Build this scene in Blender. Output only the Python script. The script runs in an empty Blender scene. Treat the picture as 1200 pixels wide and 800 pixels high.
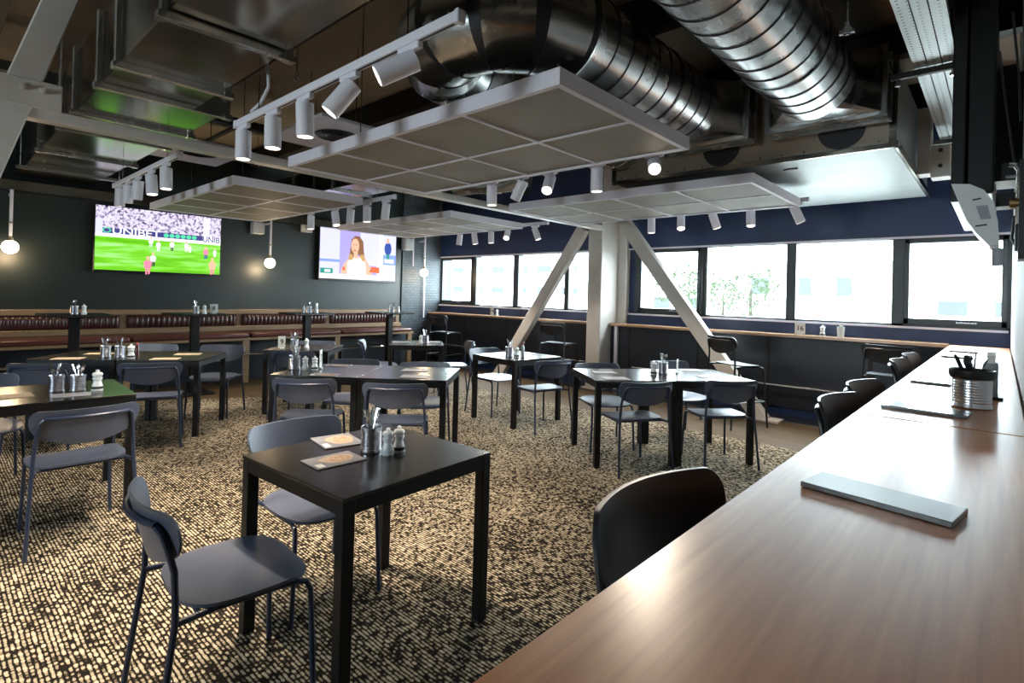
import bpy, bmesh, math, random
from mathutils import Vector, Matrix, Euler
random.seed(7)
SC = bpy.context.scene
COL = SC.collection
PI = math.pi
V = Vector
def rad(a): return a*PI/180

# ------------------------------------------------------------------ materials
def new_mat(name):
    m = bpy.data.materials.new(name); m.use_nodes = True
    nt = m.node_tree
    return m, nt, nt.nodes['Principled BSDF']
def mat(name, col, rough=.5, metal=0., spec=.5, coat=0.):
    m, nt, b = new_mat(name)
    b.inputs['Base Color'].default_value = (*col, 1)
    b.inputs['Roughness'].default_value = rough
    b.inputs['Metallic'].default_value = metal
    b.inputs['Specular IOR Level'].default_value = spec
    b.inputs['Coat Weight'].default_value = coat
    return m
def glow(name, col, s):
    m, nt, b = new_mat(name)
    b.inputs['Base Color'].default_value = (0, 0, 0, 1)
    b.inputs['Specular IOR Level'].default_value = .2
    b.inputs['Emission Color'].default_value = (*col, 1)
    b.inputs['Emission Strength'].default_value = s
    return m
def N(nt, t, **kw):
    n = nt.nodes.new(t)
    for k, v in kw.items():
        if k in ('op', 'operation'): n.operation = v
        elif hasattr(n, k) and k not in ('Scale',): setattr(n, k, v)
    return n
def mth(nt, op, a, b=None, c=None):
    n = nt.nodes.new('ShaderNodeMath'); n.operation = op
    for i, x in enumerate((a, b, c)):
        if x is None: continue
        if isinstance(x, (int, float)): n.inputs[i].default_value = x
        else: nt.links.new(x, n.inputs[i])
    return n.outputs[0]
def coords(nt, kind='Object'):
    return nt.nodes.new('ShaderNodeTexCoord').outputs[kind]
def noise(nt, vec, scale, detail=2, rough=.5):
    n = nt.nodes.new('ShaderNodeTexNoise')
    n.inputs['Scale'].default_value = scale; n.inputs['Detail'].default_value = detail
    n.inputs['Roughness'].default_value = rough
    if vec is not None: nt.links.new(vec, n.inputs['Vector'])
    return n.outputs['Fac']
def mapping(nt, vec, sc=(1, 1, 1), rot=(0, 0, 0)):
    n = nt.nodes.new('ShaderNodeMapping')
    n.inputs['Scale'].default_value = sc; n.inputs['Rotation'].default_value = rot
    nt.links.new(vec, n.inputs['Vector']); return n.outputs[0]
def ramp(nt, fac, stops):
    n = nt.nodes.new('ShaderNodeValToRGB'); e = n.color_ramp.elements
    while len(e) < len(stops): e.new(.5)
    for x, (p, c) in zip(e, stops):
        x.position = p; x.color = (*c, 1)
    nt.links.new(fac, n.inputs[0]); return n.outputs[0]
def bump(nt, b, h, s=.2, d=.01):
    n = nt.nodes.new('ShaderNodeBump'); n.inputs['Strength'].default_value = s
    n.inputs['Distance'].default_value = d
    nt.links.new(h, n.inputs['Height']); nt.links.new(n.outputs[0], b.inputs['Normal'])

def noisy(name, c0, c1, scale, rough=.5, metal=0., spec=.5, sc=(1, 1, 1), bs=0., detail=3, rvar=0.):
    m, nt, b = new_mat(name)
    f = noise(nt, mapping(nt, coords(nt), sc), scale, detail)
    nt.links.new(ramp(nt, f, [(.3, c0), (.7, c1)]), b.inputs['Base Color'])
    b.inputs['Roughness'].default_value = rough; b.inputs['Metallic'].default_value = metal
    b.inputs['Specular IOR Level'].default_value = spec
    if rvar: nt.links.new(mth(nt, 'MULTIPLY_ADD', f, rvar, rough-rvar/2), b.inputs['Roughness'])
    if bs: bump(nt, b, f, bs)
    return m

def carpet_mat():
    m, nt, b = new_mat('woven_carpet')
    co = coords(nt)
    s = nt.nodes.new('ShaderNodeSeparateXYZ'); nt.links.new(co, s.inputs[0])
    wob = mth(nt, 'ADD', mth(nt, 'MULTIPLY', noise(nt, co, 2.5, 1), .02), mth(nt, 'MULTIPLY', noise(nt, co, 30, 1), .005))
    yy = mth(nt, 'ADD', s.outputs[1], wob)
    pitch = .0172
    row = mth(nt, 'FLOOR', mth(nt, 'DIVIDE', yy, pitch))
    fy = mth(nt, 'FRACT', mth(nt, 'DIVIDE', yy, pitch))
    off = nt.nodes.new('ShaderNodeTexWhiteNoise'); off.noise_dimensions = '1D'
    nt.links.new(row, off.inputs['W'])
    x2 = mth(nt, 'ADD', s.outputs[0], mth(nt, 'MULTIPLY', off.outputs[0], .35))
    cx = nt.nodes.new('ShaderNodeCombineXYZ')
    nt.links.new(mth(nt, 'DIVIDE', x2, .026), cx.inputs[0]); nt.links.new(mth(nt, 'MULTIPLY', row, 7.31), cx.inputs[1])
    n1 = nt.nodes.new('ShaderNodeTexNoise'); n1.inputs['Scale'].default_value = 1.0; n1.inputs['Detail'].default_value = 1.5
    nt.links.new(cx.outputs[0], n1.inputs['Vector'])
    patch = noise(nt, co, 1.7, 3, .6)
    mid = noise(nt, co, 26, 2, .5)
    fine = noise(nt, co, 190, 1)
    v = mth(nt, 'ADD', n1.outputs['Fac'], mth(nt, 'MULTIPLY', mth(nt, 'SUBTRACT', patch, .5), .26))
    v = mth(nt, 'ADD', v, mth(nt, 'MULTIPLY', mth(nt, 'SUBTRACT', mid, .5), .30))
    v = mth(nt, 'ADD', v, mth(nt, 'MULTIPLY', mth(nt, 'SUBTRACT', fine, .5), .24))
    gap = mth(nt, 'ABSOLUTE', mth(nt, 'SUBTRACT', fy, .5))
    v = mth(nt, 'SUBTRACT', v, mth(nt, 'MULTIPLY', mth(nt, 'MAXIMUM', mth(nt, 'SUBTRACT', gap, .20), 0.), 1.05))
    c = ramp(nt, v, [(.37, (.011, .008, .006)), (.43, (.062, .046, .030)), (.50, (.36, .295, .20)), (.72, (.58, .495, .375))])
    nt.links.new(c, b.inputs['Base Color'])
    b.inputs['Roughness'].default_value = .95; b.inputs['Specular IOR Level'].default_value = .1
    bump(nt, b, v, .5, .006)
    return m

def wood_mat(name, c0, c1, rough=.3, axis=1, scale=1., coat=0., spec=.5):
    m, nt, b = new_mat(name)
    sc = [14*scale]*3; sc[axis] = .9*scale
    vec = mapping(nt, coords(nt), tuple(sc))
    f1 = noise(nt, vec, 1.3, 5, .6)
    sc2 = [60*scale]*3; sc2[axis] = 2.5*scale
    f2 = noise(nt, mapping(nt, coords(nt), tuple(sc2)), 1.5, 3, .6)
    f = mth(nt, 'ADD', mth(nt, 'MULTIPLY', f1, .65), mth(nt, 'MULTIPLY', f2, .35))
    nt.links.new(ramp(nt, f, [(.32, c0), (.66, c1)]), b.inputs['Base Color'])
    b.inputs['Roughness'].default_value = rough; b.inputs['Coat Weight'].default_value = coat; b.inputs['Coat Roughness'].default_value = .26
    b.inputs['Specular IOR Level'].default_value = spec
    bump(nt, b, f2, .06, .003)
    return m

def brick_mat():
    m, nt, b = new_mat('painted_brick')
    vec = mapping(nt, coords(nt), (1, 1, 1), (rad(90), 0, rad(90)))
    t = nt.nodes.new('ShaderNodeTexBrick')
    t.inputs['Scale'].default_value = 4.4; t.inputs['Mortar Size'].default_value = .02
    t.inputs['Color1'].default_value = (.040, .055, .066, 1); t.inputs['Color2'].default_value = (.06, .075, .09, 1)
    t.inputs['Mortar'].default_value = (.012, .018, .022, 1)
    s = nt.nodes.new('ShaderNodeSeparateXYZ'); nt.links.new(coords(nt), s.inputs[0])
    c = nt.nodes.new('ShaderNodeCombineXYZ'); nt.links.new(s.outputs[1], c.inputs[0]); nt.links.new(s.outputs[2], c.inputs[1])
    nt.links.new(c.outputs[0], t.inputs['Vector'])
    nt.links.new(t.outputs['Color'], b.inputs['Base Color']); b.inputs['Roughness'].default_value = .55
    bump(nt, b, mth(nt, 'SUBTRACT', 1.0, t.outputs['Fac']), .6, .01)
    return m

def dots_mat(name, base, hole, pitch, r, rough=.6, metal=0., axes=(0, 1), ratio=1.0):
    m, nt, b = new_mat(name)
    s = nt.nodes.new('ShaderNodeSeparateXYZ'); nt.links.new(coords(nt), s.inputs[0])
    fx = mth(nt, 'SUBTRACT', mth(nt, 'FRACT', mth(nt, 'DIVIDE', s.outputs[axes[0]], pitch)), .5)
    fy = mth(nt, 'SUBTRACT', mth(nt, 'FRACT', mth(nt, 'DIVIDE', s.outputs[axes[1]], pitch*ratio)), .5)
    fy = mth(nt, 'MULTIPLY', fy, ratio)
    d = mth(nt, 'SQRT', mth(nt, 'ADD', mth(nt, 'MULTIPLY', fx, fx), mth(nt, 'MULTIPLY', fy, fy)))
    k = mth(nt, 'LESS_THAN', d, r)
    nz = noise(nt, coords(nt), 2.2, 3)
    mx = nt.nodes.new('ShaderNodeMix'); mx.data_type = 'RGBA'
    nt.links.new(k, mx.inputs['Factor'])
    bc = ramp(nt, nz, [(.3, tuple(x*.85 for x in base)), (.7, tuple(min(1, x*1.12) for x in base))])
    nt.links.new(bc, mx.inputs['A']); mx.inputs['B'].default_value = (*hole, 1)
    nt.links.new(mx.outputs['Result'], b.inputs['Base Color'])
    b.inputs['Roughness'].default_value = rough; b.inputs['Metallic'].default_value = metal
    return m

def glass_pane_mat():
    m = bpy.data.materials.new('window_glass'); m.use_nodes = True
    nt = m.node_tree; nt.nodes.clear()
    o = nt.nodes.new('ShaderNodeOutputMaterial'); t = nt.nodes.new('ShaderNodeBsdfTransparent')
    g = nt.nodes.new('ShaderNodeBsdfGlossy'); g.inputs['Roughness'].default_value = .02
    t.inputs[0].default_value = (.96, .985, .98, 1)
    f = nt.nodes.new('ShaderNodeFresnel'); f.inputs[0].default_value = 1.45
    x = nt.nodes.new('ShaderNodeMixShader')
    ge = nt.nodes.new('ShaderNodeNewGeometry')
    k = mth(nt, 'MULTIPLY', f.outputs[0], mth(nt, 'SUBTRACT', 1.0, ge.outputs['Backfacing']))
    nt.links.new(k, x.inputs[0]); nt.links.new(t.outputs[0], x.inputs[1]); nt.links.new(g.outputs[0], x.inputs[2])
    nt.links.new(x.outputs[0], o.inputs[0]); return m

def crowd_mat():
    m, nt, b = new_mat('screen_crowd')
    co = coords(nt)
    f = noise(nt, co, 26, 3, .7); g = noise(nt, co, 60, 2)
    c = ramp(nt, f, [(.36, (.02, .02, .06)), (.43, (.35, .28, .5)), (.5, (.85, .78, .95)), (.75, (1, .95, 1))])
    mx = nt.nodes.new('ShaderNodeMix'); mx.data_type = 'RGBA'; mx.blend_type = 'MULTIPLY'
    mx.inputs['Factor'].default_value = .5
    nt.links.new(c, mx.inputs['A']); nt.links.new(ramp(nt, g, [(.35, (.5, .45, .6)), (.55, (1, 1, 1))]), mx.inputs['B'])
    b.inputs['Base Color'].default_value = (0, 0, 0, 1)
    nt.links.new(mx.outputs['Result'], b.inputs['Emission Color']); b.inputs['Emission Strength'].default_value = 1.15
    return m
def pitch_mat():
    m, nt, b = new_mat('screen_pitch')
    f = noise(nt, mapping(nt, coords(nt), (1, .7, 5)), 2.2, 2)
    c = ramp(nt, f, [(.36, (.12, .52, .0)), (.52, (.2, .7, .02)), (.68, (.42, .86, .30))])
    b.inputs['Base Color'].default_value = (0, 0, 0, 1)
    nt.links.new(c, b.inputs['Emission Color']); b.inputs['Emission Strength'].default_value = 1.25
    return m

M = dict(
    carpet=carpet_mat(),
    vinyl=wood_mat('brown_vinyl_floor', (.062, .040, .021), (.10, .066, .036), .62, 0, .6, spec=.15),
    green_wall=noisy('dark_green_paint', (.0075, .0135, .013), (.010, .0175, .0165), 3, .42, bs=.03),
    navy_wall=noisy('navy_paint', (.009, .023, .080), (.012, .029, .094), 2, .45),
    navy_panel=noisy('navy_black_panel', (.009, .012, .020), (.012, .016, .026), 3, .42),
    black_joint=mat('black_joint', (.004, .004, .005), .6),
    white_wall=noisy('white_paint', (.72, .74, .74), (.8, .82, .82), 2, .6),
    brick=brick_mat(),
    soffit=noisy('brown_grey_soffit', (.40, .345, .28), (.58, .50, .40), 1.3, .75, detail=4),
    beam=noisy('dark_steel_beam', (.015, .013, .011), (.03, .026, .022), 2, .6),
    white_steel=noisy('white_painted_steel', (.56, .52, .48), (.66, .62, .58), 3, .4, bs=.03),
    galv=noisy('galvanised_steel', (.42, .43, .43), (.58, .58, .58), 5, .26, 1., rvar=.14, detail=4),
    galv_dull=noisy('dull_galvanised_steel', (.30, .28, .235), (.42, .40, .34), 3, .19, 1., rvar=.06, detail=4),
    galv_pale=noisy('pale_sheet_metal', (.26, .285, .285), (.36, .39, .39), 3, .42, .35, rvar=.1, detail=4),
    seam=mat('dark_seam_metal', (.05, .05, .055), .5, .8),  # darker metal for duct seams, slots and grilles
    tile=dots_mat('perforated_grey_tile', (.31, .275, .235), (.09, .078, .065), .016, .26, .65),
    track_white=mat('white_powder_coat', (.84, .81, .88), .4),
    panel_white=mat('white_panel_edge', (.84, .80, .88), .45),
    lens=glow('lit_lamp_face', (1, .86, .66), 14),
    tray=dots_mat('perforated_tray', (.62, .68, .68), (.02, .02, .02), .042, .18, .35, .2, (0, 1), 1.0),
    chrome=mat('chrome', (.75, .76, .78), .15, 1.),
    steel=mat('brushed_steel', (.62, .63, .66), .25, 1.),
    tin=mat('tin_can_steel', (.60, .60, .66), .3, 1.),
    black_plastic=mat('black_plastic', (.012, .012, .013), .35),
    black_metal=mat('black_powder_coat', (.005, .005, .0055), .42, 0, .3),
    table_top=noisy('black_laminate', (.008, .007, .006), (.012, .010, .009), 8, .22, spec=.75),
    ply=noisy('slate_navy_plywood', (.060, .073, .112), (.074, .088, .132), 6, .36, spec=.7),
    tube=mat('navy_tube', (.022, .032, .065), .35),
    stool_shell=noisy('black_stool_plywood', (.018, .019, .024), (.026, .027, .033), 6, .36),
    stool_tube=mat('black_stool_tube', (.012, .013, .016), .32),
    bar_wood=wood_mat('red_brown_bar_wood', (.40, .115, .022), (.66, .27, .080), .31, 1, .8, coat=.2, spec=.8),
    counter_wood=wood_mat('counter_wood', (.36, .20, .11), (.52, .32, .19), .25, 0, 1., spec=.7),
    bench_wood=wood_mat('bench_oak', (.22, .135, .07), (.34, .215, .12), .45, 1, 1.),
    leather=noisy('dark_brown_leather', (.050, .019, .017), (.075, .030, .026), 9, .34, bs=.05),
    seat_leather=noisy('oxblood_leather', (.10, .028, .022), (.14, .04, .03), 9, .4, bs=.05),
    ceramic=mat('white_ceramic', (.86, .88, .88), .2),
    pepper=mat('dark_peppercorn', (.02, .016, .014), .6),
    card=mat('white_card', (.8, .79, .76), .5),
    ink=mat('black_ink', (.015, .015, .015), .5),
    menu_grey=noisy('menu_grey_print', (.13, .13, .15), (.26, .255, .27), 12, .4),
    menu_cream=mat('menu_cream_print', (.50, .36, .24), .4),
    menu_orange=noisy('menu_food_print', (.30, .14, .05), (.60, .42, .26), 60, .4),
    menu_tan=mat('menu_tan', (.42, .32, .22), .45),
    menu_pale=noisy('menu_pale', (.26, .26, .29), (.38, .38, .41), 10, .35),
    menu_black=mat('menu_black_cover', (.014, .014, .016), .30, spec=.9, coat=1.),
    window_frame=mat('dark_window_frame', (.030, .036, .040), .4),
    glass=glass_pane_mat(),
    bulb=glow('lit_globe', (1, .80, .55), 14),
    brass=mat('aged_brass', (.35, .24, .12), .35, 1.),
    tv_black=mat('tv_black', (.008, .008, .009), .3),
    crowd=crowd_mat(), pitch=pitch_mat(),
    scr_navy=glow('screen_navy', (.06, .06, .25), 1.2), scr_white=glow('screen_white', (.95, .95, 1), 1.3),
    scr_mint=glow('screen_mint', (.10, .75, .42), 1.2), scr_pink=glow('screen_pink', (1, .28, .42), 1.2),
    scr_dark=glow('screen_dark', (.02, .02, .06), 1.0), scr_lilac=glow('screen_lilac', (.46, .40, .95), 1.2),
    scr_pale=glow('screen_pale_lilac', (.72, .72, 1), 1.25), scr_skin=glow('screen_skin', (1, .56, .38), 1.15),
    scr_hair=glow('screen_hair', (.34, .14, .06), 1.0), scr_hair2=glow('screen_hair_light', (.75, .45, .15), 1.0),
    scr_red=glow('screen_red', (1, .14, .03), 1.2), scr_blue=glow('screen_blue', (.03, .08, .45), 1.1),
    scr_teal=glow('screen_teal', (.02, .36, .28), 1.1), scr_sky=glow('screen_sky', (.25, .38, .95), 1.2),
    scr_kit=glow('screen_kit', (.85, .8, .95), 1.2),
    device_white=mat('white_device_plastic', (.78, .80, .80), .35),
    device_grey=mat('grey_sticker', (.35, .38, .42), .5),
    speaker_grille=dots_mat('speaker_grille', (.62, .62, .62), (.25, .25, .25), .012, .3, .5, 0., (1, 2)),
    pale_render=mat('pale_render', (.80, .80, .76), .8), roof_white=mat('pale_roof', (.85, .86, .88), .6),
    far_glass=mat('far_window_glass', (.043, .047, .047), .9, 0, 0.),
    leaf=noisy('tree_leaves', (.024, .034, .020), (.044, .056, .036), 3, .9, spec=0.), bark=mat('bark', (.03, .025, .02), .9, 0, 0.),
    tarmac=noisy('pale_paving', (.5, .5, .48), (.6, .6, .58), .4, .9),
    sauce=mat('dark_sauce', (.05, .012, .008), .15), sauce_red=mat('red_sauce_label', (.35, .03, .04), .3),
    clear=mat('clear_plastic', (.75, .8, .82), .12),
)

_b = M['ceramic'].node_tree.nodes['Principled BSDF']
_b.inputs['Subsurface Weight'].default_value = .7; _b.inputs['Subsurface Radius'].default_value = (1, 1, 1); _b.inputs['Subsurface Scale'].default_value = .04
# ------------------------------------------------------------------ mesh builder
class MB:
    def __init__(self): self.bm = bmesh.new(); self.mi = 0
    def _tag(self, faces):
        for f in faces: f.material_index = self.mi
    def box(self, c, s, rot=None, bev=0., seg=1):
        r = bmesh.ops.create_cube(self.bm, size=1.0)
        vs = r['verts']
        bmesh.ops.scale(self.bm, vec=V(s), verts=vs)
        if bev:
            es = list({e for v in vs for e in v.link_edges})
            rr = bmesh.ops.bevel(self.bm, geom=es, offset=bev, segments=seg, affect='EDGES', profile=.5)
            vs = list({v for f in rr['faces'] for v in f.verts} | {v for v in vs if v.is_valid})
        mt = Matrix.Translation(V(c))
        if rot is not None:
            mt = mt @ (rot.to_4x4() if isinstance(rot, Matrix) else Euler(rot).to_matrix().to_4x4())
        bmesh.ops.transform(self.bm, matrix=mt, verts=vs)
        self._tag({f for v in vs for f in v.link_faces}); return self
    def bx(self, x0, x1, y0, y1, z0, z1, bev=0., seg=1):
        return self.box(((x0+x1)/2, (y0+y1)/2, (z0+z1)/2), (abs(x1-x0), abs(y1-y0), abs(z1-z0)), None, bev, seg)
    def beam(self, a, b, w, h, up=(0, 0, 1), bev=0.):
        a, b = V(a), V(b); d = (b-a); L = d.length; d.normalize()
        u = V(up)
        if abs(d.dot(u)) > .98: u = V((0, 1, 0))
        s = d.cross(u).normalized(); u = s.cross(d)
        R = Matrix((s, d, u)).transposed()
        return self.box((a+b)/2, (w, L, h), R, bev)
    def tube(self, pts, r, seg=10, caps=True, closed=False, mis=None):
        pts = [V(p) for p in pts]; n = len(pts)
        rs = r if isinstance(r, (list, tuple)) else [r]*n
        rings = []; nrm = None
        for i, p in enumerate(pts):
            if closed: t = pts[(i+1) % n]-pts[i-1]
            elif i == 0: t = pts[1]-p
            elif i == n-1: t = p-pts[-2]
            else: t = (pts[i+1]-p).normalized()+(p-pts[i-1]).normalized()
            t.normalize()
            if nrm is None:
                nrm = V((0, 0, 1)) if abs(t.z) < .9 else V((1, 0, 0))
            nrm = (nrm-t*nrm.dot(t)).normalized()
            bn = t.cross(nrm)
            rings.append([self.bm.verts.new(p+(nrm*math.cos(2*PI*k/seg)+bn*math.sin(2*PI*k/seg))*rs[i]) for k in range(seg)])
        fs = []
        for i in range(n if closed else n-1):
            A, B = rings[i], rings[(i+1) % n]
            for k in range(seg):
                fs.append(self.bm.faces.new((A[k], A[(k+1) % seg], B[(k+1) % seg], B[k])))
        if mis:
            for i, m in enumerate(mis):
                if m:
                    for f in fs[i*seg:(i+1)*seg]: f.material_index = m
            return self
        if caps and not closed:
            fs.append(self.bm.faces.new(rings[0][::-1])); fs.append(self.bm.faces.new(rings[-1]))
        self._tag(fs); return self
    def lathe(self, prof, c=(0, 0, 0), R=None, seg=20, caps=True):
        c = V(c); rings = []
        for r, z in prof:
            ring = []
            for k in range(seg):
                p = V((r*math.cos(2*PI*k/seg), r*math.sin(2*PI*k/seg), z))
                if R is not None: p = R @ p
                ring.append(self.bm.verts.new(c+p))
            rings.append(ring)
        fs = []
        for A, B in zip(rings, rings[1:]):
            for k in range(seg): fs.append(self.bm.faces.new((A[k], A[(k+1) % seg], B[(k+1) % seg], B[k])))
        if caps and prof[0][0] > 1e-6: fs.append(self.bm.faces.new(rings[0][::-1]))
        if caps and prof[-1][0] > 1e-6: fs.append(self.bm.faces.new(rings[-1]))
        self._tag(fs); return self
    def prism(self, poly, z0, z1, Mx=None):
        Mx = Mx or Matrix.Identity(4)
        a = [self.bm.verts.new(Mx @ V((x, y, z0))) for x, y in poly]
        b = [self.bm.verts.new(Mx @ V((x, y, z1))) for x, y in poly]
        n = len(poly); fs = [self.bm.faces.new(a[::-1]), self.bm.faces.new(b)]
        for i in range(n): fs.append(self.bm.faces.new((a[i], a[(i+1) % n], b[(i+1) % n], b[i])))
        self._tag(fs); return self
    def grid(self, P, closed_u=False):
        vs = [[self.bm.verts.new(p) for p in row] for row in P]
        fs = []
        for i in range(len(vs)-1):
            for j in range(len(vs[0])-(0 if closed_u else 1)):
                k = (j+1) % len(vs[0])
                fs.append(self.bm.faces.new((vs[i][j], vs[i][k], vs[i+1][k], vs[i+1][j])))
        self._tag(fs); return vs
    def text(self, s, size, Mx, depth=.0004):
        cu = bpy.data.curves.new('lettering', 'FONT'); cu.body = s; cu.size = size
        cu.align_x = 'CENTER'; cu.align_y = 'CENTER'; cu.extrude = depth; cu.offset = size*.012
        o = bpy.data.objects.new('lettering', cu); COL.objects.link(o)
        bpy.context.view_layer.update()
        me = bpy.data.meshes.new_from_object(o.evaluated_get(bpy.context.evaluated_depsgraph_get()))
        me.transform(Mx)
        old = set(self.bm.faces)
        self.bm.from_mesh(me)
        self._tag([f for f in self.bm.faces if f not in old])
        bpy.data.objects.remove(o); bpy.data.curves.remove(cu); bpy.data.meshes.remove(me)
        return self
    def build(self, name, mats, parent=None, smooth=True, loc=None, ang=35):
        bm = self.bm
        bmesh.ops.remove_doubles(bm, verts=bm.verts, dist=1e-6)
        bmesh.ops.recalc_face_normals(bm, faces=bm.faces)
        me = bpy.data.meshes.new(name); bm.to_mesh(me); bm.free()
        for m in (mats if isinstance(mats, (list, tuple)) else [mats]): me.materials.append(M[m] if isinstance(m, str) else m)
        if smooth:
            me.shade_smooth(); me.set_sharp_from_angle(angle=rad(ang))
        o = bpy.data.objects.new(name, me); COL.objects.link(o)
        if parent is not None: o.parent = parent
        if loc is not None: o.location = loc
        return o

def tag(o, label=None, cat=None, group=None, kind=None):
    if label: o['label'] = label
    if cat: o['category'] = cat
    if group: o['group'] = group
    if kind: o['kind'] = kind
    return o
def thing(name, label, cat, loc=(0, 0, 0), rz=0., group=None):
    o = bpy.data.objects.new(name, None); COL.objects.link(o); o.empty_display_size = .1
    o.location = loc; o.rotation_euler = (0, 0, rz)
    return tag(o, label, cat, group)
def struct(o, label=None):
    o['kind'] = 'structure'
    if label: o['label'] = label
    return o
def dup(root, loc, rz, label, group=None):
    r = root.copy(); COL.objects.link(r); r.location = loc; r.rotation_euler = (root.rotation_euler[0], root.rotation_euler[1], rz)
    r['label'] = label
    if group: r['group'] = group
    for ch in list(root.children):
        c = ch.copy(); COL.objects.link(c); c.parent = r
        for g in list(ch.children):
            d = g.copy(); COL.objects.link(d); d.parent = c
    return r

# ------------------------------------------------------------------ camera
f_px, yaw, pitch, roll, cyp = 631.66, .7374046, -.0059661, .02663779, 342.355
cam_d = bpy.data.cameras.new('camera'); cam = bpy.data.objects.new('camera', cam_d); COL.objects.link(cam)
fw = V((-math.sin(yaw)*math.cos(pitch), math.cos(yaw)*math.cos(pitch), -math.sin(pitch)))
r0 = V((math.cos(yaw), math.sin(yaw), 0)); u0 = r0.cross(fw)
rr = r0*math.cos(roll)+u0*math.sin(roll); uu = u0*math.cos(roll)-r0*math.sin(roll)
cam.matrix_world = Matrix.Translation((0, 0, 1.48)) @ Matrix((rr, uu, -fw)).transposed().to_4x4()
cam_d.sensor_width = 36; cam_d.sensor_fit = 'HORIZONTAL'; cam_d.lens = f_px*36/1200
cam_d.shift_y = (cyp-400)/1200; cam_d.clip_start = .02; cam_d.clip_end = 400
SC.camera = cam

# ------------------------------------------------------------------ room shell
XL, YW, ZC = -9.43, 8.0, 3.8           # TV wall, window wall, soffit height
XR, YB = 4.0, -5.0                     # room carries on to the right of and behind the camera
struct(MB().bx(XL, XR, YB, YW, -.12, -.006).build('floor', 'vinyl', smooth=False), 'brown vinyl floor strip along the walls')
cp = [(-9.0, YB), (-9.0, -.05), (-8.7, .65), (-8.04, 2.06), (-7.55, 3.05), (-6.78, 4.55), (-6.05, 5.97), (.0, 5.97), (.0, 1.55), (XR, 1.55), (XR, YB)]
struct(MB().prism(cp, -.006, 0).build('floor_carpet', 'carpet', smooth=False), 'cream and black woven carpet over the room')
struct(MB().bx(-9.0, .05, 7.25, 7.29, -.006, .012).build('trim_1', 'steel', smooth=False), 'thin metal strip along the edge of the vinyl floor')
struct(MB().bx(-9.0, .05, 7.29, 7.7, -.006, .004).build('floor_under_counter', 'navy_panel', smooth=False), 'dark floor under the window counter')
struct(MB().bx(XL-.2, XL, YB, YW+.3, -.1, ZC).build('wall_left', 'green_wall', smooth=False), 'dark green wall with two screens')
struct(MB().bx(XL, XL+.03, 6.88, YW, -.0, ZC).build('wall_left_brick', 'brick', smooth=False), 'painted brick end of the left wall')
struct(MB().bx(XL-.2, XR, YB, YW+.3, ZC, ZC+.15).build('ceiling', 'soffit', smooth=False))
struct(MB().bx(XR, XR+.15, YB, 1.7, -.1, ZC).build('wall_far_right', 'green_wall', smooth=False))
struct(MB().bx(.08, .28, 1.7, YW+.3, -.1, ZC).build('wall_right', 'white_wall', smooth=False), 'white wall at the end of the wooden bar')
struct(MB().bx(.28, XR, 1.55, 1.7, -.1, ZC).build('wall_right_return', 'green_wall', smooth=False))
# back wall with its own windows (behind the camera)
b = MB()
b.bx(XL-.2, XR+.15, YB-.15, YB, -.1, .8); b.bx(XL-.2, XR+.15, YB-.15, YB, 2.6, ZC)
for x0, x1 in ((XL-.2, -3.8), (-2.4, XR+.15)): b.bx(x0, x1, YB-.15, YB, .8, 2.6)
struct(b.build('wall_back', 'green_wall', smooth=False))
# window wall
b = MB()
b.bx(XL, .08, 7.7, YW, -.05, 1.03)
b.bx(XL, .08, 7.93, YW+.15, 1.03, 1.235)
b.bx(XL, .08, 7.93, YW+.15, 2.30, ZC); b.bx(-5.30, -4.42, 7.99, YW+.15, 1.235, 2.30)
b.mi = 1
for x in (-8.3, -7.1, -5.9, -4.4, -3.28, -2.3, -1.15): b.bx(x-.02, x+.02, 7.69, 7.71, .08, 1.02)
wl = struct(b.build('wall_window', ['navy_wall', 'black_joint'], smooth=False), 'navy wall with a band of windows')
b = MB(); 
for x0, x1 in ((-9.36, -8.32), (-8.28, -7.12), (-7.08, -5.92), (-5.88, -4.42), (-4.38, -3.30), (-3.26, -2.32), (-2.28, -1.17), (-1.13, .03)):
    b.bx(x0, x1, 7.685, 7.705, .10, 1.02, .004)
struct(b.build('wall_window_panel', 'navy_panel', smooth=False), 'dark panels under the window counter')
struct(MB().bx(XL+.03, .06, 7.90, 7.95, 1.215, 1.24).build('trim_2', 'panel_white', smooth=False), 'pale sill strip under the windows')
struct(MB().bx(XL+.03, .06, 7.915, 7.935, 2.285, 2.31).build('trim_3', 'panel_white', smooth=False), 'pale strip along the window heads')
wins = [(-9.40, -8.38, 1), (-8.27, -7.21, 0), (-7.07, -5.94, 0), (-5.84, -5.30, 0), (-4.42, -3.38, 1), (-3.28, -2.18, 0), (-2.06, -.99, 0), (-.87, .05, 1)]
for i, (x0, x1, op) in enumerate(wins):
    b = MB(); y0, y1 = 7.96, 8.10; t = .055 if not op else .05
    z0, z1 = 1.237, 2.298
    b.bx(x0-.06, x0, y0, y1, z0, z1); b.bx(x1, x1+.06, y0, y1, z0, z1)
    b.bx(x0-.06, x1+.06, y0, y1, z0, z0+.03); b.bx(x0-.06, x1+.06, y0, y1, z1-.02, z1)
    if op:
        b.bx(x0, x0+t, y0-.015, y1-.03, z0+.03, z1-.02, .004); b.bx(x1-t, x1, y0-.015, y1-.03, z0+.03, z1-.02, .004)
        b.bx(x0, x1, y0-.015, y1-.03, z0+.03, z0+.03+t+.02, .004); b.bx(x0, x1, y0-.015, y1-.03, z1-.02-t, z1-.02, .004)
    w = struct(b.build('window_%d' % (i+1), 'window_frame', smooth=False))
    MB().bx(x0+.01, x1-.01, 8.03, 8.036, z0+.02, z1-.015).build('pane', 'glass', w, smooth=False)
    if op:
        xm = (x0+x1)/2 + .12
        MB().bx(xm-.09, xm+.09, 7.925, 7.945, z0+.055, z0+.075, .005).build('handle', 'steel', w)
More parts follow.
